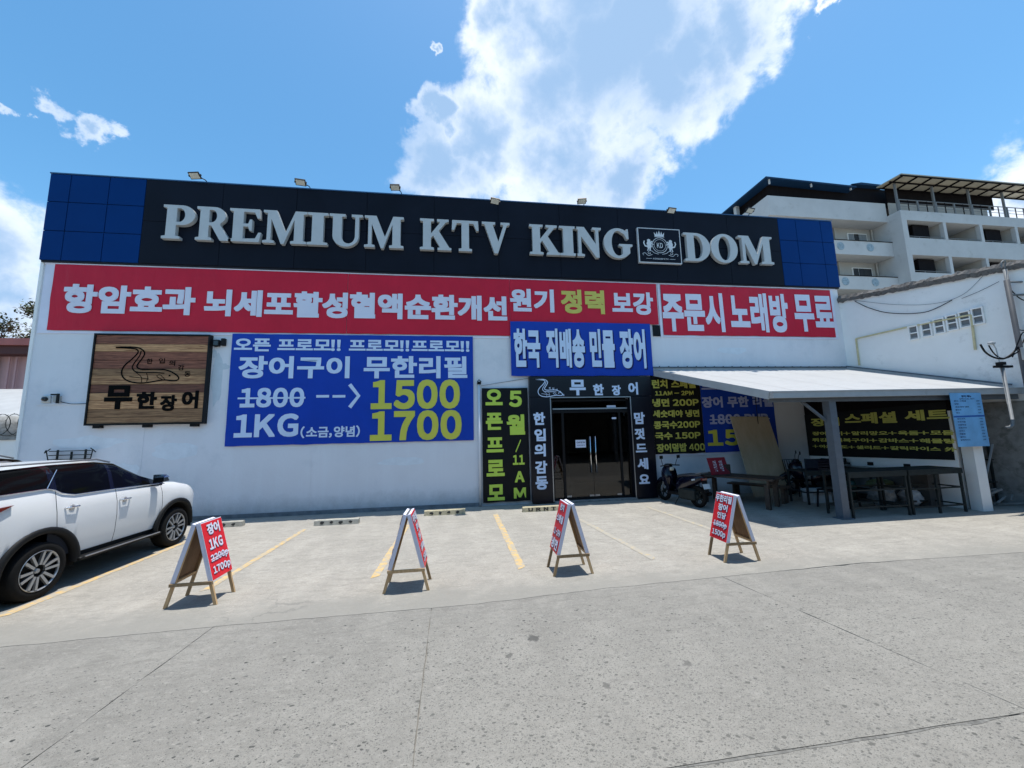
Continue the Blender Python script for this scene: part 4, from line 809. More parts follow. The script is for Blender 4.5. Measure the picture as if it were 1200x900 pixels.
# blue menu board on the pillar
mbd=thing('blue_menu_board','sky blue printed price list board hung in front of the white pillar','sign',(11.6,7.28,1.46))
FM=frame((11.17,7.30,1.46),(1,0,0),(0,0,1),(0,-1,0))
part('board_sheet',MB().prism([(0,0),(.86,0),(.86,1.22),(0,1.22)],FM,.0,.012),pmat('sky_blue_print',(.20,.48,.82),.5,var=.30,vs_=1.3),mbd)
part('printed_band',MB().prism([(0.0,.66),(.86,.67),(.86,.71),(0,.70)],FM,.0122,.0135),pmat('deep_blue_print',(.02,.12,.42),.5),mbd)
rn=random.Random(4)
ROWS=('런치 스페셜','냉면','세숫대야 냉면','콩국수','국수','장어덮밥','장어구이','무한리필','모듬튀김','전복구이','감바스','해물탕','샐러드','갈릭라이스')
for i,s in enumerate(ROWS):
    z=1.02-i*.068
    if .64<z<.72: continue
    text(mbd,s,FM,.08,.08+.055*len(s),z,z+.034,TXB,.014,.0); text(mbd,('200P','150P','400','250P')[i%4],FM,.70,.79,z,z+.03,TXB,.014,.0)
text(mbd,'장어 메뉴',FM,.30,.58,1.12,1.17,TXB,.014,.01)
text(mbd,'SPECIAL SET',FM,.24,.66,1.07,1.10,TXB,.014,.0)

# work tables
def worktable(label,x0,x1,y0,y1,h,shelf,mids):
    t=thing('work_table',label,'table',((x0+x1)/2,(y0+y1)/2,0),group='steel work tables under the awning')
    part('table_top',MB().box((x0,y0,h-.03),(x1,y1,h)).box((x0,y0-.004,h-.12),(x1,y0+.03,h-.031)),DKSTEEL,t)
    for x in [x0+.03,x1-.03]+mids:
        for y in (y0+.035,y1-.03): part('leg',MB().beam((x,y,0),(x,y,h-.031),.04),DKSTEEL,t)
    for z in shelf:
        mb=MB()
        for y in (y0+.035,y1-.03): mb.beam((x0+.05,y,z),(x1-.05,y,z),.03)
        mb.beam((x0+.03,y0+.06,z),(x0+.03,y1-.05,z),.03).beam((x1-.03,y0+.06,z),(x1-.03,y1-.05,z),.03)
        part('shelf_rail',mb,DKSTEEL,t)
    return t
worktable('dark steel work table frame along the awning edge, right of the post',8.42,9.92,7.46,8.10,.98,(.22,.58),[])
worktable('dark steel work table frame between its twin and the white pillar',9.96,11.42,7.46,8.10,.98,(.16,.55),[10.7])
worktable('low dark steel work table standing deep in the awning shade',8.9,10.9,9.0,9.6,.85,(.3,),[])
mb=MB()
for i in range(4): mb.box((9.0+.02*i,7.75,.60+.0*i),(9.0,7.76,.61))
t=thing('sink_counter','grey counter with sheet metal basin against the white partition','counter',(10.9,8.8,0))
part('counter_body',MB().hexa(kbox(.5,3.0,0.02,.78,.02,.5)),INTG,t); part('counter_top',MB().hexa(kbox(.45,3.05,.781,.84,.018,.54)),pmat('grey_stone_top',(.3,.3,.3),.4),t); part('basin_panel',MB().hexa(kbox(1.2,2.0,.15,.6,.501,.52)),GALV,t)
t=thing('gas_stove','small black burner with pans on the counter under the banner','stove',tuple(FK(.9,.84,.25)))
part('stove_body',MB().hexa(kbox(.6,1.15,.842,.93,.06,.42)),BLK,t); part('pan',MB().lathe([(.001,.0),(.10,.0),(.13,.09),(.12,.09)],tuple(FK(.8,.935,.24)),'Z',14),GALV,t,smooth=True); part('pan',MB().lathe([(.001,.0),(.08,.0),(.08,.12),(.07,.12)],tuple(FK(1.05,.935,.2)),'Z',14),DKSTEEL,t,smooth=True)
def bag(c,r,mat,label,seed,group='rubbish bags under the work table'):
    mb=MB(); nu,nv=22,14
    for j in range(nv+1):
        th=PI*j/nv
        for i in range(nu):
            ph=2*PI*i/nu; n_=Vector((math.sin(th)*math.cos(ph),math.sin(th)*math.sin(ph),math.cos(th)))
            q=1+.30*noise.noise(n_*2.2+Vector((seed,0,0)))+.16*noise.noise(n_*6+Vector((0,seed,0)))
            mb.v.append((c[0]+r[0]*n_.x*q,c[1]+r[1]*n_.y*q,max(.005,c[2]+r[2]*n_.z*q)))
    for j in range(nv):
        for i in range(nu): mb.f.append((j*nu+i,j*nu+(i+1)%nu,(j+1)*nu+(i+1)%nu,(j+1)*nu+i))
    return single('rubbish_bag',mb,mat,label,'bag',group=group,smooth=True)
bag((10.30,8.35,.27),(.26,.24,.30),BAG,'grey crumpled rubbish bag behind the middle table legs',1.1)
bag((10.98,8.25,.22),(.22,.20,.22),BAGW,'pale shiny rubbish bag near the white pillar',3.7)
bag((11.30,8.50,.26),(.24,.24,.30),BAG,'dark netted rubbish bag against the partition foot',6.3)
bag((10.78,8.75,.50),(.34,.20,.10),BAGK,'flat olive sack lying on top of the rubbish bags',8.8)

t=thing('foam_box','white foam box on the ground under the far end of the low work table','box',(9.4,9.2,0)); part('box_body',MB().bbox((9.15,9.1,.002),(9.7,9.45,.30),.012),pmat('foam_white',(.6,.6,.58),.8),t); part('lid',MB().bbox((9.13,9.08,.302),(9.72,9.47,.345),.012),bpy.data.materials['foam_white'],t)
t=thing('plastic_crate','dark blue slatted crate on the low work table behind the post','crate',(9.6,9.25,.851))
for i in range(4): part('crate_slat',MB().box((9.35,9.05,.86+.07*i),(9.85,9.065,.905+.07*i)).box((9.35,9.43,.86+.07*i),(9.85,9.445,.905+.07*i)),SCB,t)
part('crate_end',MB().box((9.335,9.05,.852),(9.35,9.445,1.13)).box((9.85,9.05,.852),(9.865,9.445,1.13)).box((9.351,9.066,.852),(9.849,9.429,.858)),SCB,t)
t=thing('paint_bucket','pale round bucket standing beside the foam box in the shade','bucket',(10.0,9.2,0)); part('bucket_body',MB().lathe([(.001,.003),(.13,.003),(.155,.32),(.165,.33),(.155,.34),(.145,.33),(.12,.02)],(10.0,9.3,0),'Z',20),GUT,t,smooth=True); part('bucket_handle',MB().tube([(9.85,9.3,.30)]+[(10-.15*math.cos(a),9.3-.04,.30-.12*math.sin(a)) for a in (.5,1.0,1.57,2.1,2.6)]+[(10.15,9.3,.30)],.005,5),DKSTEEL,t)
t=thing('gas_cylinder','squat dark green gas cylinder between the bucket and the rubbish bags','cylinder',(10.55,9.35,0)); part('cylinder_body',MB().lathe([(.001,.02),(.13,.02),(.15,.06),(.15,.42),(.12,.5),(.03,.54),(.03,.58),(.001,.58)],(10.55,9.35,0),'Z',20),pmat('cylinder_green',(.02,.06,.045),.4),t,smooth=True); part('collar',MB().lathe([(.10,.50),(.10,.62),(.095,.62),(.095,.50)],(10.55,9.35,0),'Z',16),DKSTEEL,t)
for i,(x,y) in enumerate(((9.05,8.62),(9.5,8.5))):
    t=thing('plastic_stool',('dark stool nearest the post under the awning','dark stool between the post and the foam box')[i],'stool',(x,y,0),group='stools under the awning'); part('seat',MB().bbox((x-.15,y-.15,.42),(x+.15,y+.15,.45),.012),BLK,t)
    for a in (-1,1):
        for b in (-1,1): part('leg',MB().beam((x+a*.15,y+b*.15,0),(x+a*.12,y+b*.12,.42),.03),BLK,t)
# ---- timber table, bench, plywood, small red boards
tb_=thing('timber_table','dark brown plank table under the left end of the awning','table',(7.4,9.6,0))
A=[Vector(p) for p in ((6.55,10.2,0),(7.48,8.5,0),(8.24,8.95,0),(7.31,10.65,0))]
ex=(A[2]-A[1]).normalized(); ey=(A[0]-A[1]).normalized(); W_=(A[2]-A[1]).length; L_=(A[0]-A[1]).length
def lb(o,u0,u1,v0,v1,z0,z1): return [o+ex*a+ey*b_+Vector((0,0,z)) for z in (z0,z1) for a,b_ in ((u0,v0),(u1,v0),(u1,v1),(u0,v1))]
for i in range(5): part('plank',MB().hexa(lb(A[1],W_*i/5+.006,W_*(i+1)/5-.006,-.03*((i*3)%2),L_,.70,.745)),DKW,tb_)
part('apron',MB().hexa(lb(A[1],.08,W_-.08,.12,.16,.60,.695)).hexa(lb(A[1],.08,W_-.08,L_-.2,L_-.16,.60,.695)),DKW,tb_)
for u in (.10,W_-.20):
    for v in (.14,L_-.26): part('leg',MB().hexa(lb(A[1],u,u+.10,v,v+.10,0,.60 if 0 else .598)),DKW,tb_)
bn=thing('timber_bench','low dark brown bench beside the timber table, in front of the plywood','bench',(8.5,9.8,0)); B0=Vector((8.42,9.12,0))
for i in range(2): part('plank',MB().hexa(lb(B0,.20*i+.005,.20*(i+1)-.005,0,1.5,.40,.44)),DKW,bn)
for v in (.10,1.3): part('leg',MB().hexa(lb(B0,.04,.36,v,v+.07,0,.395)),DKW,bn)
single('plywood_sheet',MB().hexa([Vector(p) for p in ((8.57,10.46,0.0),(9.88,10.46,0.0),(9.88,10.50,0.0),(8.57,10.50,0.0),(8.44,10.985,2.36),(9.75,10.985,2.34),(9.75,11.02,2.34),(8.44,11.02,2.36))]),PLYL,'tall bare plywood sheet leaning against the wall behind the timber table','plywood')
rs=thing('small_red_board','dark red board with white characters leaning on the timber table','sign board',(7.15,9.85,.747),R(12))
Fr2=lambda x,y,d=0: Vector((x,.12+(-.10)*(1-y/.45)-d,y))
mb=MB().hexa([Fr2(-.33,.0,0),Fr2(.33,.0,0),Fr2(.33,.0,-.02),Fr2(-.33,.0,-.02),Fr2(-.36,.45,0),Fr2(.28,.45,0),Fr2(.28,.45,-.02),Fr2(-.36,.45,-.02)])
part('board_sheet',mb,pmat('dark_red_board',(.30,.012,.03),.5),rs,world=False)
text(rs,'무한',Fr2,-.2,-.08,.08,.38,TXW,.003,.0,world=False); text(rs,'리필',Fr2,.02,.14,.08,.38,TXW,.003,.0,world=False)
single('small_red_board_support',MB().box((7.3,9.95,.747),(7.5,10.05,1.0)),DKW,'small dark block propping the red board on the timber table','block')
# metal chair behind
ch=thing('slatted_chair','black metal chair with slatted back between plywood and work table','chair',(9.95,10.35,0))
for i in range(6): part('back_slat',MB().tube([(9.72+i*.08,10.45,.62),(9.70+i*.08,10.50,1.0)],.010,5),BLK,ch)
part('back_rail',MB().tube([(9.66,10.44,.60),(9.64,10.50,1.02),(10.18,10.50,1.02),(10.18,10.44,.60)],.014,6),BLK,ch); part('seat',MB().bbox((9.66,10.05,.43),(10.18,10.45,.47),.01),BLK,ch)
for x in (9.68,10.16):
    for y in (10.07,10.43): part('leg',MB().tube([(x,y,0),(x,y,.43)],.014,6),BLK,ch)

# ================================================================== RIGHT HAND BUILDING
sd=Vector((.15,-1,0)).normalized(); sn=Vector((-1,-.15,0)).normalized(); S0=Vector((12.99,11.3,0)); FSW=frame(S0,sd,(0,0,1),sn)
def sbox(u0,u1,v0,v1,d0,d1): return [FSW(u0,v0,d0),FSW(u1,v0,d0),FSW(u1,v0,d1),FSW(u0,v0,d1),FSW(u0,v1,d0),FSW(u1,v1,d0),FSW(u1,v1,d1),FSW(u0,v1,d1)]
def at_s(x,y):
    d=ray(x,y); o=Vector((0,0,EYE)); t_=(S0-o).dot(sn)/d.dot(sn); P_=o+d*t_-S0; return P_.dot(sd),P_.z
nb=thing('side_building','whitewashed windowless side building with crumbling sloped parapet on the right','building',(14,9,0))
US=7.2
zt=lambda u: 6.32-.125*u
part('side_wall',MB().hexa([FSW(0,0,-.25),FSW(4.35,0,-.25),FSW(4.35,0,0),FSW(0,0,0),FSW(0,zt(0),-.25),FSW(4.35,zt(4.35),-.25),FSW(4.35,zt(4.35),0),FSW(0,zt(0),0)]),WHITEP,nb)
part('rough_end_wall',MB().hexa([FSW(4.352,0,-.25),FSW(US,0,-.25),FSW(US,0,-.06),FSW(4.352,0,-.06),FSW(4.352,zt(4.2)+.05,-.25),FSW(US,zt(US)+.3,-.25),FSW(US,zt(US)+.3,-.06),FSW(4.352,zt(4.2)+.05,-.06)]),CONC,nb)
part('lower_wall',MB().hexa(sbox(.35,4.5,0,2.5,.001,.02)),CONC,nb)
part('rear_block',MB().box((14.2,7.0,0),(24,22,5.6)),WHITEP,nb)
mb=MB(); P=[]; nU=90
for i in range(nU+1):
    u=4.6*i/nU; z=zt(u); row=[]
    for k,(dd,hh) in enumerate(((.05,-.10),(.07,.02),(.0,.12),(-.15,.12),(-.30,.05),(-.30,-.04),(-.1,-.06))):
        n_=noise.noise(Vector((u*7,k*1.7,2)))*.045+noise.noise(Vector((u*26,k*2.7,6)))*.035
        row.append(FSW(u,z+hh+n_,dd+n_*.8))
    row.append(row[0]); P.append(row)
mb.grid(P); part('broken_parapet_cap',mb,pmat('crumbled_mortar',(.15,.14,.13),.95,var=.5,vs_=9,bump=.8,bs=30,dirt=((.05,.045,.04),.5,9,.8)),nb)
for i in range(6):
    t_=i/5; px0=1066+(1140-1066)*t_; py0=384+(363-384)*t_; hp=14+3*t_; wp=9+2*t_
    u0,z1=at_s(px0,py0); u1,_=at_s(px0+wp,py0); _,z0=at_s(px0+4,py0+hp)
    fr2=MB().hexa(sbox(u0-.03,u1+.03,z1,z1+.035,.001,.06)).hexa(sbox(u0-.03,u0,z0-.02,z1-.001,.001,.05)).hexa(sbox(u1,u1+.03,z0-.02,z1-.001,.001,.05)).hexa(sbox(u0+.001,u1-.001,(z0+z1)/2-.015,(z0+z1)/2+.015,.001,.05)).hexa(sbox(u0+.001,u1-.001,z0-.02,z0+.012,.001,.05))
    vb=part('vent_block',fr2,WHITEP,nb)
    part('vent_hole',MB().hexa(sbox(u0+.002,u1-.002,z0+.013,(z0+z1)/2-.016,.002,.004)).hexa(sbox(u0+.002,u1-.002,(z0+z1)/2+.016,z1-.002,.002,.004)),pmat('vent_dark_%d'%i,(.17,.185,.20),.9),vb)
    part('vent_louvre',MB().hexa([FSW(u0+.01,z0+.05,.005),FSW(u1-.01,z0+.05,.005),FSW(u1-.01,z0+.02,.045),FSW(u0+.01,z0+.02,.045),FSW(u0+.01,z0+.06,.005),FSW(u1-.01,z0+.06,.005),FSW(u1-.01,z0+.03,.045),FSW(u0+.01,z0+.03,.045)]),GUT,vb)
def spts(l,d=.04): return [FSW(*at_s(*p),d) for p in l]
yp=thing('yellow_conduit','yellowed conduit frame running across the vents of the white side wall','pipe',tuple(FSW(2,4,.05)))
for l in (((1008,428),(1004,397)),((1004,397),(1066,383)),((1066,383),(1139,369)),((1139,369),(1144,410))):
    a,b_=spts(l); part('conduit',MB().beam(a,b_,.03,.042),YPIPE,yp)
cable('loose_wire',[FSW(*at_s(x,y),.05) for x,y in ((1003,353),(1020,361),(1045,367),(1085,366),(1117,352))],.012,BLK,'thick black wire hanging in a sag below the crumbling parapet')
cable('loose_wire',[FSW(*at_s(x,y),.04) for x,y in ((1001,352),(1050,357),(1095,356),(1130,345),(1158,318))],.006,GALV,'thin grey wire strung just under the parapet')
cable('loose_wire',[FSW(*at_s(x,y),.04) for x,y in ((1128,350),(1150,341),(1172,330))],.006,BLK,'thin dark wire rising to the tall service pole')
# service pole, conduits
YS=7.15
pp=thing('service_pole','tall dark service pole with side arms at the right end of the awning','pole',(13.15,YS,0))
a=at(1174,328,YS);b_=at(1199,440,YS)
part('pole_tube',MB().tube([(13.17,YS,0),(13.17,YS,a.z)],.05,10),pmat('dark_pole_paint',(.07,.075,.085),.6,var=.2,spec=.2),pp,smooth=True)
part('arm',MB().tube([(13.17,YS,a.z-.05),(14.4,YS,a.z-.0)],.025,6).tube([(13.17,YS,a.z-.38),(14.4,YS,a.z-.30)],.025,6),GALV,pp)
part('second_tube',MB().tube([(13.46,YS+.15,2.9),(13.46,YS+.15,5.75)],.04,8).tube(curve([(13.46,YS+.15,5.75),(13.42,YS+.1,5.95),(13.3,YS+.1,5.9),(13.28,YS+.1,5.75)],4),.015,5),GALV,pp,smooth=True)
part('maroon_plate',MB().box((13.62,YS-.05,4.25),(14.3,YS-.02,4.95)),pmat('maroon_paint',(.07,.015,.03),.6),pp)
sp=thing('service_conduit','grey bent service conduit with insulator crossbar hanging in front of the gutter','pipe',(12.5,YS,1.9))
part('conduit',MB().tube([(12.55,YS,3.25),(12.55,YS,2.05)]+[(12.55+.0,YS,2.05)]+curve([(12.55,YS,2.02),(12.53,YS,1.93),(12.46,YS,1.88),(12.36,YS,1.87)],4),.033,10),GALV,sp,smooth=True)
part('insulator_bar',MB().box((12.35,YS-.04,3.25),(12.80,YS+.04,3.30)).box((12.46,YS-.05,3.31),(12.6,YS+.05,3.38)),BLK,sp)
part('weather_head',MB().bbox((12.30,YS-.04,3.80),(12.44,YS+.04,3.86),.015).tube([(12.50,YS,3.38),(12.47,YS,3.70),(12.42,YS,3.80)],.012,6),GUT,sp)
cable('service_cable',[(12.05,YS,3.80),(12.15,YS,3.62),(12.35,YS,3.50),(12.6,YS,3.46),(12.85,YS,3.55),(13.1,YS,3.72),(13.4,YS,3.95)],.02,BLK,'thick black service cable looping from the conduit to the pole')
cable('service_cable',[(12.28,YS,3.78),(12.38,YS,3.60),(12.55,YS,3.48),(12.8,YS,3.50),(13.15,YS,3.66)],.014,BLK,'thinner black cable nested inside the thick service loop')
for pts_,lb_ in (([(13.2,YS,5.2),(13.6,YS,4.9),(14.3,YS,5.1)],'black cable sagging from the top of the service pole to the side arm'),([(13.2,YS,4.6),(13.45,YS+.1,4.2),(13.9,YS,4.3),(14.4,YS,4.8)],'tangled black cable beside the maroon plate'),([(13.1,YS,3.75),(13.25,YS-.08,3.3),(13.2,YS-.08,2.9),(13.35,YS,2.6)],'thin black cable hanging from the service loop down to the gutter'),([(12.9,YS,3.5),(13.1,YS-.05,3.9),(13.3,YS-.05,4.1),(13.8,YS,4.05)],'black cable curling behind the service pole toward the maroon plate')): cable('service_cable',pts_,.012,BLK,lb_)
t=thing('meter_box','small grey meter box strapped to the service pole above the gutter','meter box',(13.2,YS,3.4)); part('box_body',MB().bbox((13.06,YS-.16,3.42),(13.30,YS-.055,3.72),.01),GUT,t); part('box_window',MB().box((13.10,YS-.165,3.55),(13.26,YS-.161,3.68)),WINDARK,t)
# scrap behind the pillar
rack=thing('steel_rack','rusty steel rack standing in the dark gap behind the white pillar','rack',(12.9,8.4,0))
for x,y in ((12.55,8.1),(13.3,8.1),(12.55,8.8),(13.3,8.8)): part('upright',MB().beam((x,y,0),(x,y,1.9),.04),DKSTEEL,rack)
for z in (.5,1.05,1.6): part('shelf',MB().box((12.5,8.06,z),(13.35,8.84,z+.025)),GUT if z==1.6 else DKSTEEL,rack)
mb=MB(); rn=random.Random(3)
for i in range(46):
    x=rn.uniform(12.2,13.3); y=rn.uniform(7.7,9.6); z=rn.uniform(.03,.30); a=rn.uniform(-.6,.6); l_=rn.uniform(.3,.9); 
    mb.beam((x-l_/2*math.cos(a),y-l_/2*math.sin(a),max(.02,z-.05)),(x+l_/2*math.cos(a),y+l_/2*math.sin(a),z+rn.uniform(0,.15)),rn.uniform(.02,.05),rn.uniform(.015,.04))
single('scrap_heap',mb,CONC,'heap of broken laths and scrap on the ground behind the white pillar','scrap',kind='stuff')
single('leaning_lath',MB().beam((12.45,7.9,.02),(13.3,8.0,1.45),.035,.02),GUT,'pale lath leaning across the front of the steel rack','lath')

# ================================================================== HOTEL BEHIND
ho=thing('apartment_building','tall pale apartment building with balconies and a roof terrace rising behind the shop','building',(45,33,0))
Y1=32.; X1=44.9; Y2=30.8
part('left_wing',MB().box((31.6,33.6,0),(X1,52,25.2)),CREAM2,ho)
part('top_band',MB().box((31.0,Y1,23.1),(X1-.01,33.59,25.2)).box((31.0,33.591,23.1),(31.59,50,25.2)),CREAM,ho)
part('recessed_storey',MB().box((31.9,32.7,25.201),(48.0,50,26.9)),HDARK,ho)
rf=MB(); z0=27.0
rf.hexa([Vector(p) for p in ((30.8,31.7,26.9),(41.3,31.7,26.6),(41.3,52,26.6),(30.8,52,26.9),(30.8,31.7,27.06),(41.3,31.7,26.76),(41.3,52,26.76),(30.8,52,27.06))])
part('roof',rf,HBLUE,ho)
part('recessed_storey',MB().box((41.35,32.75,26.901),(48.0,50,27.35)),HDARK,ho)
part('roof',MB().hexa([Vector(p) for p in ((41.4,32.2,27.36),(45.6,32.2,27.36),(45.6,50,27.36),(41.4,50,27.36),(42.6,32.2,27.62),(45.6,32.2,27.52),(45.6,50,27.52),(42.6,50,27.62))]),HBLUE,ho)
for x in (31.3,36.1,40.8): part('roof_strut',MB().beam((x,31.9,26.4),(x,31.9,26.95),.12),CREAM,ho)
part('corner_post',MB().box((31.2,36.5,25.2),(31.6,36.9,27.0)),CREAM,ho)
for z0,z1 in ((19.25,20.75),(15.55,16.95),(11.8,13.2)):
    bc=part('balcony',MB().box((33,Y1-.1,z0),(X1-.02,Y1+.15,z1)).box((33,Y1+.151,z0),(X1-.02,33.59,z0+.25)),CREAM,ho)
    part('balcony_rail',MB().box((33,Y1-.14,z1+.001),(X1-.02,Y1+.18,z1+.07)),HDARK,bc)
    x=42.1
    part('badge',MB().lathe([(.001,-.03),(.42,-.03),(.42,-.001)],(x,Y1-.1,(z0+z1)/2+.1),'Y',18),pmat('badge_blue',(.25,.33,.38),.6,var=.4,vs_=6),bc)
    part('badge',MB().lathe([(.001,-.03),(.42,-.03),(.42,-.001)],(38.6,Y1-.1,(z0+z1)/2+.1),'Y',18),bpy.data.materials['badge_blue'],bc)
for zb,zt_ in ((20.8,22.2),(17.0,18.3),(13.3,14.6)):
    s=33.55/32; wn=part('window',MB().box((41.6,33.50,zb+.2),(44.0,33.59,zt_+.35)),WHITEP,ho)
    part('pane',MB().box((41.7,33.46,zb+.3),(42.3,33.499,zt_+.25)).box((42.95,33.46,zb+.3),(43.9,33.499,zt_+.25)),CURT if zb>20 else WINDARK,wn); part('pane',MB().box((42.38,33.44,zb+.3),(42.88,33.499,zt_+.25)),WINDARK,wn)
for x in (40.0,45.0): part('drainpipe',MB().tube([(x if x<44 else 44.6,33.45,12),(x if x<44 else 44.6,33.45,23)],.09,6),CREAM2,ho)
# right block: slab bands, piers and deep loggias
Xe=72; zf=[(23.75,22.70),(20.80,18.95),(17.10,15.2),(13.35,11.5)]
for i,(zt_,zb) in enumerate(zf): part('floor_band',MB().box((X1,Y2,zb),(Xe,Y2+.35,zt_)).box((X1+.3,Y2+.351,zb),(Xe,Y2+5,zb+.25)),CREAM,ho)
part('block_side',MB().box((X1,Y2+.352,8),(X1+.29,36,23.75)),CREAM,ho)
part('block_rear',MB().box((X1+.3,Y2+5.01,6),(Xe,48,23.75)),CREAM2,ho)
for i in range(7):
    x=X1+.0+i*4.62; x0_,x1_=(x,x+.62) if i==0 else (x+.42,x+.78)
    for zt_,zb in ((22.70,20.80),(18.95,17.10),(15.2,13.35)):
        part('pier',MB().box((x0_,Y2+.002,zb+.001),(x1_,Y2+.349,zt_-.001)),CREAM,ho)
        if i>0: part('loggia_wall',MB().box((x0_+.05,Y2+.352,zb+.001),(x1_-.05,Y2+5.0,zt_-.001)),CREAM2,ho)
        part('loggia_rail',MB().tube([(x+.7,Y2+.12,zb+.22),(x+5.0,Y2+.12,zb+.22)],.035,5).tube([(x+2,Y2+.12,zb),(x+2,Y2+.12,zb+.22)],.03,5).tube([(x+3.5,Y2+.12,zb),(x+3.5,Y2+.12,zb+.22)],.03,5),GALV,ho)
        if i%2==0: part('dark_opening',MB().box((x+2.0,Y2+.55,zb+.25),(x+4.0,Y2+3.6,zt_-.14)),HDARK,ho)
# roof terrace
cz=27.0
part('terrace_canopy',MB().hexa([Vector(p) for p in ((44.3,29.8,cz-.05),(Xe,29.8,cz-.05),(Xe,31.9,cz-.15),(44.0,31.9,cz-.15),(44.3,29.8,cz+.06),(Xe,29.8,cz+.06),(Xe,31.9,cz-.04),(44.0,31.9,cz-.04))]),CANO,ho)
for i in range(16):
    x=44.6+i*1.75; part('canopy_beam',MB().beam((x,29.85,cz-.12),(x,31.85,cz-.22),.12,.12),HDARK,ho)
for v in (.0,.5,1): part('canopy_purlin',MB().beam((44.2,29.82+2.0*v,cz-.15-.1*v),(Xe,29.82+2.0*v,cz-.15-.1*v),.10,.10),HDARK,ho)
zs=at(1100,242,31.95).z
part('terrace_screen',MB().box((X1+.2,31.92,zs),(59.0,32.0,cz-.2)),HDARK,ho); part('terrace_wall',MB().box((X1+.3,31.93,23.76),(58.0,32.0,zs-.01)),CREAM2,ho)
for x in (45.0,49.6,54.2,58.7,63.3): part('terrace_post',MB().beam((x,Y2+.2,23.76),(x,Y2+.2,cz-.2),.16),GALV,ho)
for i in range(22): part('railing_post',MB().beam((45.1+i*1.15,Y2+.15,23.76),(45.1+i*1.15,Y2+.15,25.0),.06 if i%2 else .12),HDARK if i%2 else GALV,ho)
part('railing_rail',MB().beam((45,Y2+.15,25.02),(Xe,Y2+.15,25.02),.06).beam((45,Y2+.15,24.65),(Xe,Y2+.15,24.65),.035).beam((45,Y2+.15,24.3),(Xe,Y2+.15,24.3),.035),GALV,ho)

# ================================================================== LEFT BACKGROUND
pk=thing('pink_building','pink walled building with a dull red metal eave beyond the left corner','building',(-30,28,0))
part('wall',MB().box((-45,25,0),(-20.5,40,7.0)),PINK,pk); part('eave',MB().hexa([Vector(p) for p in ((-46,24.0,7.40),(-19.5,24.0,7.40),(-19.5,40,8.3),(-46,40,8.3),(-46,24.0,7.78),(-19.5,24.0,7.78),(-19.5,40,9.0),(-46,40,9.0))]),REDR,pk)
part('soffit',MB().box((-45.5,24.2,6.95),(-20.0,24.98,7.39)),pmat('dark_red_soffit',(.07,.02,.02),.7),pk); 
for x in (-25.5,-24.9,-24.55): part('drainpipe',MB().tube([(x,24.85,2),(x,24.85,6.9)],.05 if x>-25.2 else .08,6),PINK if x>-25.2 else BLK,pk)
single('tent_roof',MB().hexa([Vector(p) for p in ((-24,18,3.0),(-17.0,18,3.0),(-17.0,23,4.8),(-24,23,4.8),(-24,18,3.05),(-17.0,18,3.05),(-17.0,23,4.85),(-24,23,4.85))]).box((-24,18,2.6),(-17,18.05,3.04)),TARP,'white tarpaulin roof in front of the pink building','tarpaulin')
cw_=thing('yard_wall','low white yard wall running back from the left corner of the shop','wall',(-14.5,14,0)); part('wall_panel',MB().box((-24,14.0,0),(-10.9,14.2,2.15)),WHITEP,cw_); part('wall_coping',MB().box((-24,13.95,2.151),(-10.9,14.25,2.25)),CONC,cw_)
rzr=MB(); pts=[]
for i in range(520): a=i*.33; pts.append((-19.5+i*.0165,14.1+.30*math.cos(a),2.62+.34*math.sin(a)))
rzr.tube(pts,.011,4)
for i in range(0,520,3):
    p=Vector(pts[i]); rzr.beam(p-Vector((.03,0,.02)),p+Vector((.03,0,.03)),.012,.004)
single('razor_wire',rzr,DKSTEEL,'coil of razor wire on top of the white yard wall','razor wire',smooth=False)
single('water_tank',MB().lathe([(.001,0),(.55,.02),(.62,.15),(.62,.7),(.5,.92),(.2,1.0),(.001,1.0)],(-15.4,15.6,2.0),'Z',24),CONC,'rounded grey tank behind the razor wire','tank',smooth=True)
def tree(x,y,h,r,n,label,seed):
    t=thing('tree',label,'tree',(x,y,0),group='thin crowned trees behind the pink building'); rn=random.Random(seed); tips=[]
    tr=MB().tube([(x,y,0),(x+.1,y,h*.35),(x-.1,y+.1,h*.6)],[.22,.17,.12],8)
    for i in range(16):
        a=rn.uniform(0,2*PI); z0=h*rn.uniform(.35,.62); rr=r*rn.uniform(.45,1); p1=Vector((x+rr*.4*math.cos(a),y+rr*.4*math.sin(a),z0+h*.15)); p2=Vector((x+rr*math.cos(a),y+rr*math.sin(a),min(h,z0+h*rn.uniform(.2,.42))))
        tr.tube([(x,y,z0),p1,p2],[.07,.045,.015],5); tips+=[p2,p1.lerp(p2,.5),p1]
        for k in range(3):
            q=p2+Vector((rn.uniform(-.6,.6),rn.uniform(-.6,.6),rn.uniform(-.1,.7))); tr.tube([p1.lerp(p2,.6),q],[.02,.008],4); tips.append(q)
    part('trunk',tr,BARK,t)
    for mt,k0 in ((LEAF,0),(LEAF2,1)):
        lf=MB()
        for i in range(n):
            c=tips[rn.randrange(len(tips))]; d=Vector((rn.gauss(0,.28),rn.gauss(0,.28),rn.gauss(0,.2))); p=c+d; s=rn.uniform(.07,.15); u=Vector((rn.uniform(-1,1),rn.uniform(-1,1),rn.uniform(-.6,.6))).normalized(); v=u.cross(Vector((rn.uniform(-1,1),rn.uniform(-1,1),1))).normalized()
            lf.poly([p-u*s,p-v*s*.45,p+u*s,p+v*s*.45])
        part('crown',lf,mt,t,fix=False)
tree(-29.8,29,10.4,2.6,5200,'sparse tree with bare twigs above the red eave, farthest left',1)
tree(-26.6,30,11.0,2.4,5200,'sparse green tree above the red eave, close to the shop corner',2)
tree(-35,31,10.5,3,1500,'sparse tree beyond the left edge of the red eave',5)

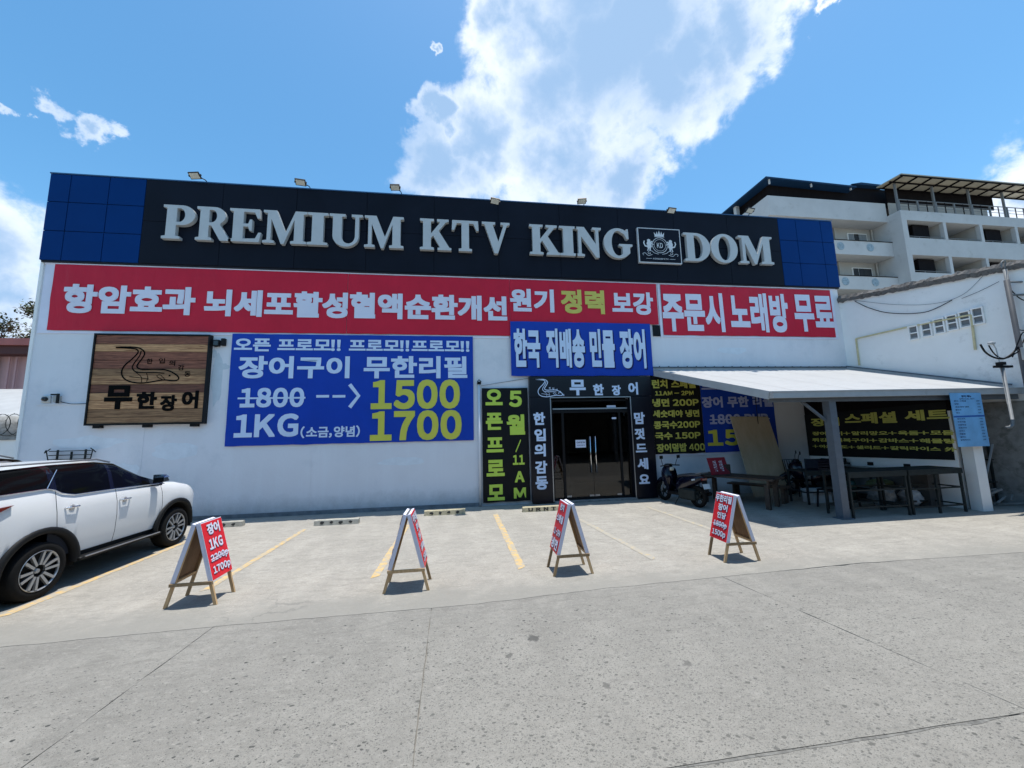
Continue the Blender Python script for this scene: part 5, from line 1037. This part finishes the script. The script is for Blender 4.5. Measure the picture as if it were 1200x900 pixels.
# ================================================================== CARS
def suv(label,loc,dark=True):
    t=thing('parked_suv',label,'car',loc,group='white cars nosed up to the wall')
    RA,FA,WR=-1.24,1.22,.355
    def ss(a,b_,x): x=max(0,min(1,(x-a)/(b_-a))); return x*x*(3-2*x)
    def lerpt(tab,y):
        if y<=tab[0][0]: return tab[0][1]
        for (a,p),(b_,q) in zip(tab,tab[1:]):
            if y<=b_: return p+(q-p)*(y-a)/(b_-a)
        return tab[-1][1]
    belt=[(-2.2,1.33),(-1.9,1.385),(-1.15,1.395),(-.98,1.30),(-.80,1.262),(-.2,1.255),(.5,1.235),(.95,1.205),(1.3,1.175),(1.6,1.11),(1.85,1.015),(2.0,.92)]
    top=[(-2.2,1.48),(-2.12,1.55),(-1.95,1.67),(-1.7,1.705),(-1.0,1.735),(-.3,1.732),(.08,1.68),(.30,1.58),(.95,1.245),(1.3,1.215),(1.6,1.155),(1.85,1.06),(2.0,.95)]
    roofw=[(-2.2,.60),(-1.9,.635),(-.3,.64),(.1,.62),(.3,.62),(.95,.72),(1.3,.70),(1.7,.62),(2.0,.50)]
    def hw(y):
        k=1
        if y>1.35: k-=.22*((y-1.35)/.65)**3
        if y<-1.75: k-=.12*((-1.75-y)/.45)**2
        return k
    def arch(y):
        z=.44 if -2.0<y<1.7 else .40
        for c in (RA,FA):
            d=abs(y-c)
            if d<.475: z=max(z,WR-.0+math.sqrt(.475**2-d*d)*.99)
        return z
    def rows(y):
        k=hw(y); a=arch(y); b_=lerpt(belt,y); tp=lerpt(top,y); rw=lerpt(roofw,y)
        flare=sum(.022*max(0,1-abs(y-c)/.62) for c in (RA,FA))
        z1=max(.60,a+.03); z2=max(.86,a+.06); z3=max(1.06 if b_>1.1 else b_-.08,z2+.04); z3=min(z3,b_-.02)
        pr=[(.815*k+flare,a),(.842*k+flare,z1),(.850*k+flare,z2),(.835*k+flare*.6,z3),(.795*k,b_-.01),(.785*k,b_)]
        if y<.95:
            g=[(.785*k*.35+rw*.65+.02,b_+(tp-b_)*.62),(rw+.015,tp-.075)]
        else: g=[(.785*k*.6+rw*.4,b_+(tp-b_)*.4),(rw,b_+(tp-b_)*.75)]
        rf=[(rw-.06,tp-.03 if y<.95 else tp-.012),(rw*.5,tp+.008),(0,tp+.015)]
        return pr,g,rf
    def build(name,ys,sel,mat,parent,close=False,sides=(1,-1),off=0.0,smooth=True):
        mb=MB()
        for s in sides:
            P=[]
            for y in ys:
                pr,g,rf=rows(y); full=pr+g+rf; P.append([(s*(full[i][0]+off),y,full[i][1]) for i in sel])
            mb.grid(P)
        o=part(name,mb,mat,parent,world=False); 
        return autos(o,40)
    def rng_(a,b_,st=.045): n=max(1,round((b_-a)/st)); return [a+(b_-a)*i/n for i in range(n+1)]
    g_=.005
    for s in (1,-1):
        build('rear_quarter',rng_(-2.2,-1.08-g_),range(0,6),CARW,t,sides=(s,)); build('front_wing',rng_(.84+g_,2.0),range(0,6),CARW,t,sides=(s,))
    build('hood',rng_(.97,2.0),range(5,11),CARW,t)
    for s in (1,-1):
        for a,b_,hz,hy in ((-1.08+g_,-.12-g_,1.10,-.87),(-.12+g_,.84-g_,1.07,.02)):
            dr=build('door',rng_(a,b_),range(0,6),CARW,t,sides=(s,))
            hx=s*.842
            mbh=MB().tube([(hx-s*.005,hy-.10,hz),(hx+s*.03,hy-.07,hz+.003),(hx+s*.03,hy+.07,hz+.003),(hx-s*.005,hy+.10,hz)],[.012,.014,.014,.012],8)
            part('handle',mbh,CHROME,dr,world=False,smooth=True); part('handle_recess_shade',MB().lathe([(.001,0),(.04,0),(.045,-s*.006)],(hx+s*.006,hy,hz-.005),'X',14),pmat('recess_shade_grey',(.35,.35,.35),.4) if 'recess_shade_grey' not in bpy.data.materials else bpy.data.materials['recess_shade_grey'],dr,world=False)  # grey disc on the white door paints the shade of the handle hollow
        part('seam_backing',MB().box((s*.79,-1.12,.45),(s*.80,.88,1.22)),SEAM,t,world=False)
    # glasshouse
    for s in (1,-1):
        for a,b_ in ((-1.93,-1.14),(-1.04,-.20),(-.13,.62)): build('side_window',rng_(a,b_),range(5,9),CARG,t,sides=(s,))
        for a,b_ in ((-2.2,-1.93),(-1.04,-1.04),(-.20,-.13),(.62,.97)):
            if b_>a: build('window_pillar',rng_(a,b_),range(5,9),BLKG if a>-2 else CARG,t,sides=(s,),off=.001)
        # sloping chrome-edged rear pillar
        pr=[(y,rows(y)) for y in (-1.19,-1.14,-1.04,-.99)]
        pl=MB(); A_=rows(-1.14);B_=rows(-1.04)
        pl.grid([[(s*(q[0]),y,q[1]) for q in (rows(y)[0][5],)+tuple(rows(y)[1])+(rows(y)[2][0],)] for y in (-1.14,-1.09,-1.04)]); part('window_pillar',pl,BLKG,t,world=False)
        z0=lerpt(belt,-1.17); ch_=MB().beam((s*.800,-1.20,1.40),(s*.69,-.98,1.635),.007,.012); part('chrome_strip',ch_,CHROME,t,world=False)
        cs=[(s*(.797*hw(y)+.004),y,lerpt(belt,y)+.002) for y in rng_(-2.0,.80,.1)]; part('chrome_strip',MB().tube(cs,.008,5),CHROME,t,world=False,smooth=True)
        part('roof_rail',MB().tube([(s*.61,-1.75,1.685),(s*.61,-1.6,1.735),(s*.615,-.3,1.742),(s*.61,-.05,1.68)],.013,6),ALU,t,world=False,smooth=True)
    build('roof',rng_(-1.93,.10),range(8,11),CARW,t)
    build('windscreen',rng_(.10,.97),range(8,11),CARG,t)
    # rear end
    mb=MB()
    for s in (1,-1):
        pr,g,rf=rows(-2.2); full=pr+g+rf
        mb.grid([[(s*x,-2.2,z) for x,z in full[:6]],[(0,-2.23,z) for x,z in full[:6]]])
    part('tailgate',mb,CARW,t,world=False)
    mb=MB()
    for s in (1,-1):
        pr,g,rf=rows(-2.2); full=pr+g+rf; mb.grid([[(s*x,-2.2,z) for x,z in full[5:]],[(0,-2.22,z) for x,z in full[5:]]])
        mb.grid([[(s*x,y,z) for x,z in (rows(y)[1][-1],)+tuple(rows(y)[2])] for y in (-2.2,-2.06,-1.93)])
    part('rear_window',mb,CARG,t,world=False)
    part('rear_bumper',MB().bbox((-.80,-2.34,.36),(.80,-2.20,.66),.03),CARW,t,world=False); part('lower_valance',MB().bbox((-.79,-2.30,.28),(.79,-2.1,.40),.02),CLAD,t,world=False)
    # front end
    mb=MB()
    for s in (1,-1):
        pr,g,rf=rows(2.0); full=pr+g+rf; mb.grid([[(s*x,2.0,z) for x,z in full],[(s*x*.5,2.03,z) for x,z in full],[(0,2.04,z) for x,z in full]])
    part('front_fascia',mb,CARW,t,world=False); part('grille',MB().bbox((-.42,2.03,.62),(.42,2.07,.86),.01),BLKG,t,world=False); part('front_bumper',MB().bbox((-.60,1.93,.33),(.60,2.10,.58),.04),CARW,t,world=False)
    for s in (1,-1):
        part('headlight',MB().tube([(s*.56,2.02,.88),(s*.68,1.9,.93),(s*.775,1.68,.985)],[.05,.045,.012],8),CLEAR,t,world=False,smooth=True)
        tl=[(s*.828,-1.62,1.255),(s*.830,-1.98,1.235),(s*.78,-2.2,1.20),(s*.78,-2.21,1.08),(s*.834,-2.0,1.10),(s*.838,-1.82,1.18)]
        cN=Vector((s*.05,0,0)); mb=MB(); mb.v=[tuple(Vector(p)+cN*.35) for p in tl]+[tuple(Vector(p)-cN) for p in tl]; mb.f=[tuple(range(6)),tuple(reversed(range(6,12)))]+[(i,(i+1)%6,6+(i+1)%6,6+i) for i in range(6)]
        part('tail_light',mb,REDL,t,world=False)
        # mirror
        mr=part('wing_mirror',MB().hexa([Vector((s*a,b_,c)) for a,b_,c in ((.83,.60,1.25),(1.03,.57,1.27),(1.02,.72,1.28),(.83,.74,1.26),(.83,.60,1.40),(1.01,.58,1.40),(1.00,.68,1.385),(.83,.71,1.385))]),BLKG,t,world=False); part('mirror_cap',MB().hexa([Vector((s*a,b_,c)) for a,b_,c in ((.84,.59,1.345),(1.035,.56,1.35),(1.025,.71,1.35),(.84,.73,1.35),(.85,.60,1.405),(1.0,.58,1.405),(.99,.68,1.395),(.85,.70,1.395))]),CHROME,mr,world=False)
        # running board and sill
        part('running_board',MB().bbox((s*.78,-.76,.33),(s*.93,.78,.375),.012).box((s*.76,-.70,.375),(s*.80,.74,.43)),CLAD,t,world=False)
        part('board_trim',MB().tube([(s*.932,-.70,.37),(s*.932,.72,.37)],.010,6),ALU,t,world=False)
        for c,nm in ((RA,'r'),(FA,'f')):
            P=[]
            for i in range(25):
                a=R(-8+196*i/24); row=[]
                for r_,x_ in ((.455,.80),(.462,.878),(.500,.892),(.540,.878),(.545,.84)): row.append((s*x_*(hw(c+r_*math.cos(a)) if c>0 else 1),c+r_*math.cos(a),max(.33,WR+r_*math.sin(a))))
                P.append(row)
            part('wheel_arch_trim',MB().grid(P),CLAD,t,world=False,smooth=True)
            P=[[(s*x_,c+.50*math.cos(R(-10+200*i/16)),WR+.50*math.sin(R(-10+200*i/16))) for x_ in (.45,.83)] for i in range(17)]
            part('wheel_well',MB().grid(P).box((s*.44,c-.5,.3),(s*.45,c+.5,.85)),INT,t,world=False)
            wl=part('wheel',MB().lathe([(.238,-s*.11),(.30,-s*.115),(.345,-s*.10),(WR,-s*.07),(WR,s*.07),(.345,s*.10),(.30,s*.115),(.250,s*.105),(.238,s*.09)],(s*.765,c,WR),'X',40),RUB,t,world=False,smooth=True)
            part('rim_barrel',MB().lathe([(.001,s*.02),(.20,s*.02),(.240,s*.06),(.240,s*.10)],(s*.765,c,WR),'X',40),RIMD,wl,world=False,smooth=True)
            sp_=MB().lathe([(.238,s*.085),(.252,s*.108),(.247,s*.112),(.236,s*.10),(.236,s*.085)],(s*.765,c,WR),'X',40)
            for k in range(6):
                a0=2*PI*k/6+.2
                for dlt in (-.20,.20):
                    p0=a0+dlt*1.9; p1=a0+dlt*1.0
                    for (r0,q0),(r1,q1) in (((.075,a0+dlt*1.3),(.236,a0+dlt)),):
                        a_=Vector((s*(.765+.085),c+r0*math.cos(q0),WR+r0*math.sin(q0))); b_=Vector((s*(.765+.10),c+r1*math.cos(q1),WR+r1*math.sin(q1)))
                        sp_.beam(a_,b_,.030,.030,up=(1,0,0))
            sp_.lathe([(.001,s*.085),(.025,s*.084),(.035,s*.07),(.035,s*.03)],(s*.765,c,WR),'X',20)
            part('rim_spokes',sp_,RIM,wl,world=False)
    part('underbody',MB().box((-.74,-2.1,.28),(.74,1.85,.52)).box((-.40,1.8,.36),(.40,1.98,.6)),CLAD,t,world=False)
    part('cabin_interior',MB().box((-.55,-1.9,.9),(.55,.7,1.35)),INT,t,world=False)
    return t
car=suv('white SUV with tinted windows and black wheel arch trim parked at the left edge',(-6.31,7.35,0))
dup(car,(-8.42,8.12,0),R(0),'second white car of which only the roof shows beyond the SUV',(1,1,1.05))

# ================================================================== SCOOTERS
def scooter(label,loc,rz,bodym):
    t=thing('motor_scooter',label,'scooter',loc,rz,group='scooters under the awning')
    # local: +y forward, origin between wheels; wheelbase 1.24
    for c,nm in ((-.62,'rear'),(.62,'front')):
        wl=part('wheel',MB().lathe([(.19,-.045),(.235,-.05),(.268,-.03),(.275,0),(.268,.03),(.235,.05),(.19,.045)],(0,c,.275),'X',28),RUB,t,world=False,smooth=True)
        rm=MB().lathe([(.18,-.02),(.195,-.02),(.195,.02),(.18,.02)],(0,c,.275),'X',24)
        for k in range(5): a=2*PI*k/5; rm.beam((0,c,.275),(0,c+.185*math.cos(a),.275+.185*math.sin(a)),.025,.02,up=(1,0,0))
        rm.lathe([(.001,-.05),(.05,-.05),(.05,.05),(.001,.05)],(0,c,.275),'X',12); part('rim',rm,DKSTEEL,wl,world=False)
    def loft(secs): # secs: y, z centre, half w, half h
        P=[]
        for y,z,w_,h_ in secs: P.append([(w_*math.cos(a)*(abs(math.cos(a))**-.25 if abs(math.cos(a))>.01 else 1),y,z+h_*math.sin(a)) for a in [2*PI*k/16 for k in range(17)]])
        return MB().grid(P)
    part('rear_body',loft([(-.86,.76,.02,.02),(-.80,.75,.11,.07),(-.55,.68,.16,.14),(-.25,.60,.17,.19),(-.05,.52,.16,.21),(.03,.46,.10,.18)]),bodym,t,world=False,smooth=True)
    part('side_stripe',MB().hexa([Vector((s_*.142,y,z)) for s_ in (1,) for y,z in ((-.70,.70),(-.12,.58),(-.12,.62),(-.70,.735))]+[Vector((.150,y,z)) for y,z in ((-.70,.70),(-.12,.58),(-.12,.62),(-.70,.735))]).hexa([Vector((-.150,y,z)) for y,z in ((-.70,.70),(-.12,.58),(-.12,.62),(-.70,.735))]+[Vector((-.142,y,z)) for y,z in ((-.70,.70),(-.12,.58),(-.12,.62),(-.70,.735))]),PLATE,t,world=False)
    part('seat',loft([(-.80,.83,.03,.02),(-.74,.83,.10,.04),(-.4,.80,.13,.05),(-.05,.74,.11,.05),(.03,.72,.03,.02)]),SEATM,t,world=False,smooth=True)
    part('front_shield',loft([(.24,.62,.18,.34),(.34,.68,.23,.32),(.44,.74,.21,.25),(.54,.78,.10,.12)]).hexa([Vector(p) for p in ((-.15,.27,.32),(.15,.27,.32),(.15,.33,.32),(-.15,.33,.32),(-.16,.27,.9),(.16,.27,.9),(.12,.34,.92),(-.12,.34,.92))]),bodym,t,world=False,smooth=True)
    part('floor_board',MB().bbox((-.15,-.06,.24),(.15,.34,.32),.02),BLK,t,world=False)
    part('front_mudguard',loft([(.34,.50,.05,.04),(.48,.60,.10,.07),(.66,.60,.10,.06),(.82,.50,.08,.05),(.92,.38,.03,.03)]),bodym,t,world=False,smooth=True)
    part('fork',MB().tube([(.075,.62,.275),(.075,.46,.70)],.022,8).tube([(-.075,.62,.275),(-.075,.46,.70)],.022,8).tube([(0,.44,.7),(0,.38,.98)],.03,8),GALV,t,world=False)
    part('engine',MB().bbox((-.14,-.60,.16),(.12,-.04,.46),.04).bbox((.12,-.72,.20),(.18,-.2,.40),.02),DKSTEEL,t,world=False); part('exhaust',MB().tube([(.17,-.25,.25),(.19,-.5,.27),(.19,-.85,.36)],[.03,.055,.05],10),BLK,t,world=False)
    part('rear_shock',MB().tube([(.13,-.62,.32),(.12,-.52,.66)],.022,8),GALV,t,world=False)
    part('handlebar',MB().tube([(-.33,.30,.99),(-.16,.36,1.0),(0,.38,.99),(.16,.36,1.0),(.33,.30,.99)],.016,8),BLK,t,world=False); part('handlebar_cover',loft([(.28,1.0,.05,.03),(.34,1.0,.14,.05),(.42,.98,.12,.07),(.47,.95,.03,.03)]),bodym,t,world=False,smooth=True)
    part('headlight',MB().lathe([(.001,.02),(.05,.015),(.07,0)],(0,.47,.95),'Y',14),CLEAR,t,world=False)
    for s in (1,-1):
        part('mirror',MB().tube([(s*.22,.34,1.0),(s*.26,.33,1.12),(s*.30,.30,1.22)],.008,6).bbox((s*.30-.06,.28,1.19),(s*.30+.06,.30,1.28),.01),BLK,t,world=False)
    part('glove_box_cloth',MB().bbox((-.07,.22,.86),(.07,.28,.96),.02),pmat('pale_cloth',(.55,.54,.45),.7) if 'pale_cloth' not in bpy.data.materials else bpy.data.materials['pale_cloth'],t,world=False)
    part('tail_light',MB().bbox((-.09,-.88,.70),(.09,-.83,.76),.01),REDL,t,world=False); part('rear_mudguard',MB().hexa([Vector(p) for p in ((-.07,-.93,.42),(.07,-.93,.42),(.07,-.91,.42),(-.07,-.91,.42),(-.07,-.84,.70),(.07,-.84,.70),(.07,-.82,.70),(-.07,-.82,.70))]),BLK,t,world=False)
    pl=part('number_plate',MB().hexa([Vector(p) for p in ((-.11,-.945,.50),(.11,-.945,.50),(.11,-.94,.50),(-.11,-.94,.50),(-.11,-.90,.62),(.11,-.90,.62),(.11,-.895,.62),(-.11,-.895,.62))]),PLATE,t,world=False)
    part('rack',MB().tube([(-.10,-.70,.86),(-.12,-.88,.90),(.12,-.88,.90),(.10,-.70,.86)],.012,6),GALV,t,world=False)
    part('kick_stand',MB().tube([(-.10,-.1,.25),(-.22,-.02,.01)],.012,6),DKSTEEL,t,world=False)
    return t
sc1=scooter('dark blue scooter with white number plate parked beside the entrance',(5.98,10.02,0),R(12),SCB)
dup(sc1,(10.25,10.15,0),R(55),'dark scooter deep in the awning shade behind the low work table')

# ================================================================== SHED ACROSS THE ROAD (behind the viewer, seen in the door glass)
sh=thing('open_shed','long low open shed across the road, mirrored in the entrance glass','shed',(0,-8,0))
part('shed_roof',MB().box((-40,-14,4.4),(40,-1.6,4.55)),GUT,sh); part('shed_wall',MB().box((-40,-14.2,0),(40,-14,4.4)),CONC,sh)
for x in range(-38,40,6): part('shed_post',MB().box((x,-1.9,0),(x+.2,-1.7,4.4)),STEEL,sh)
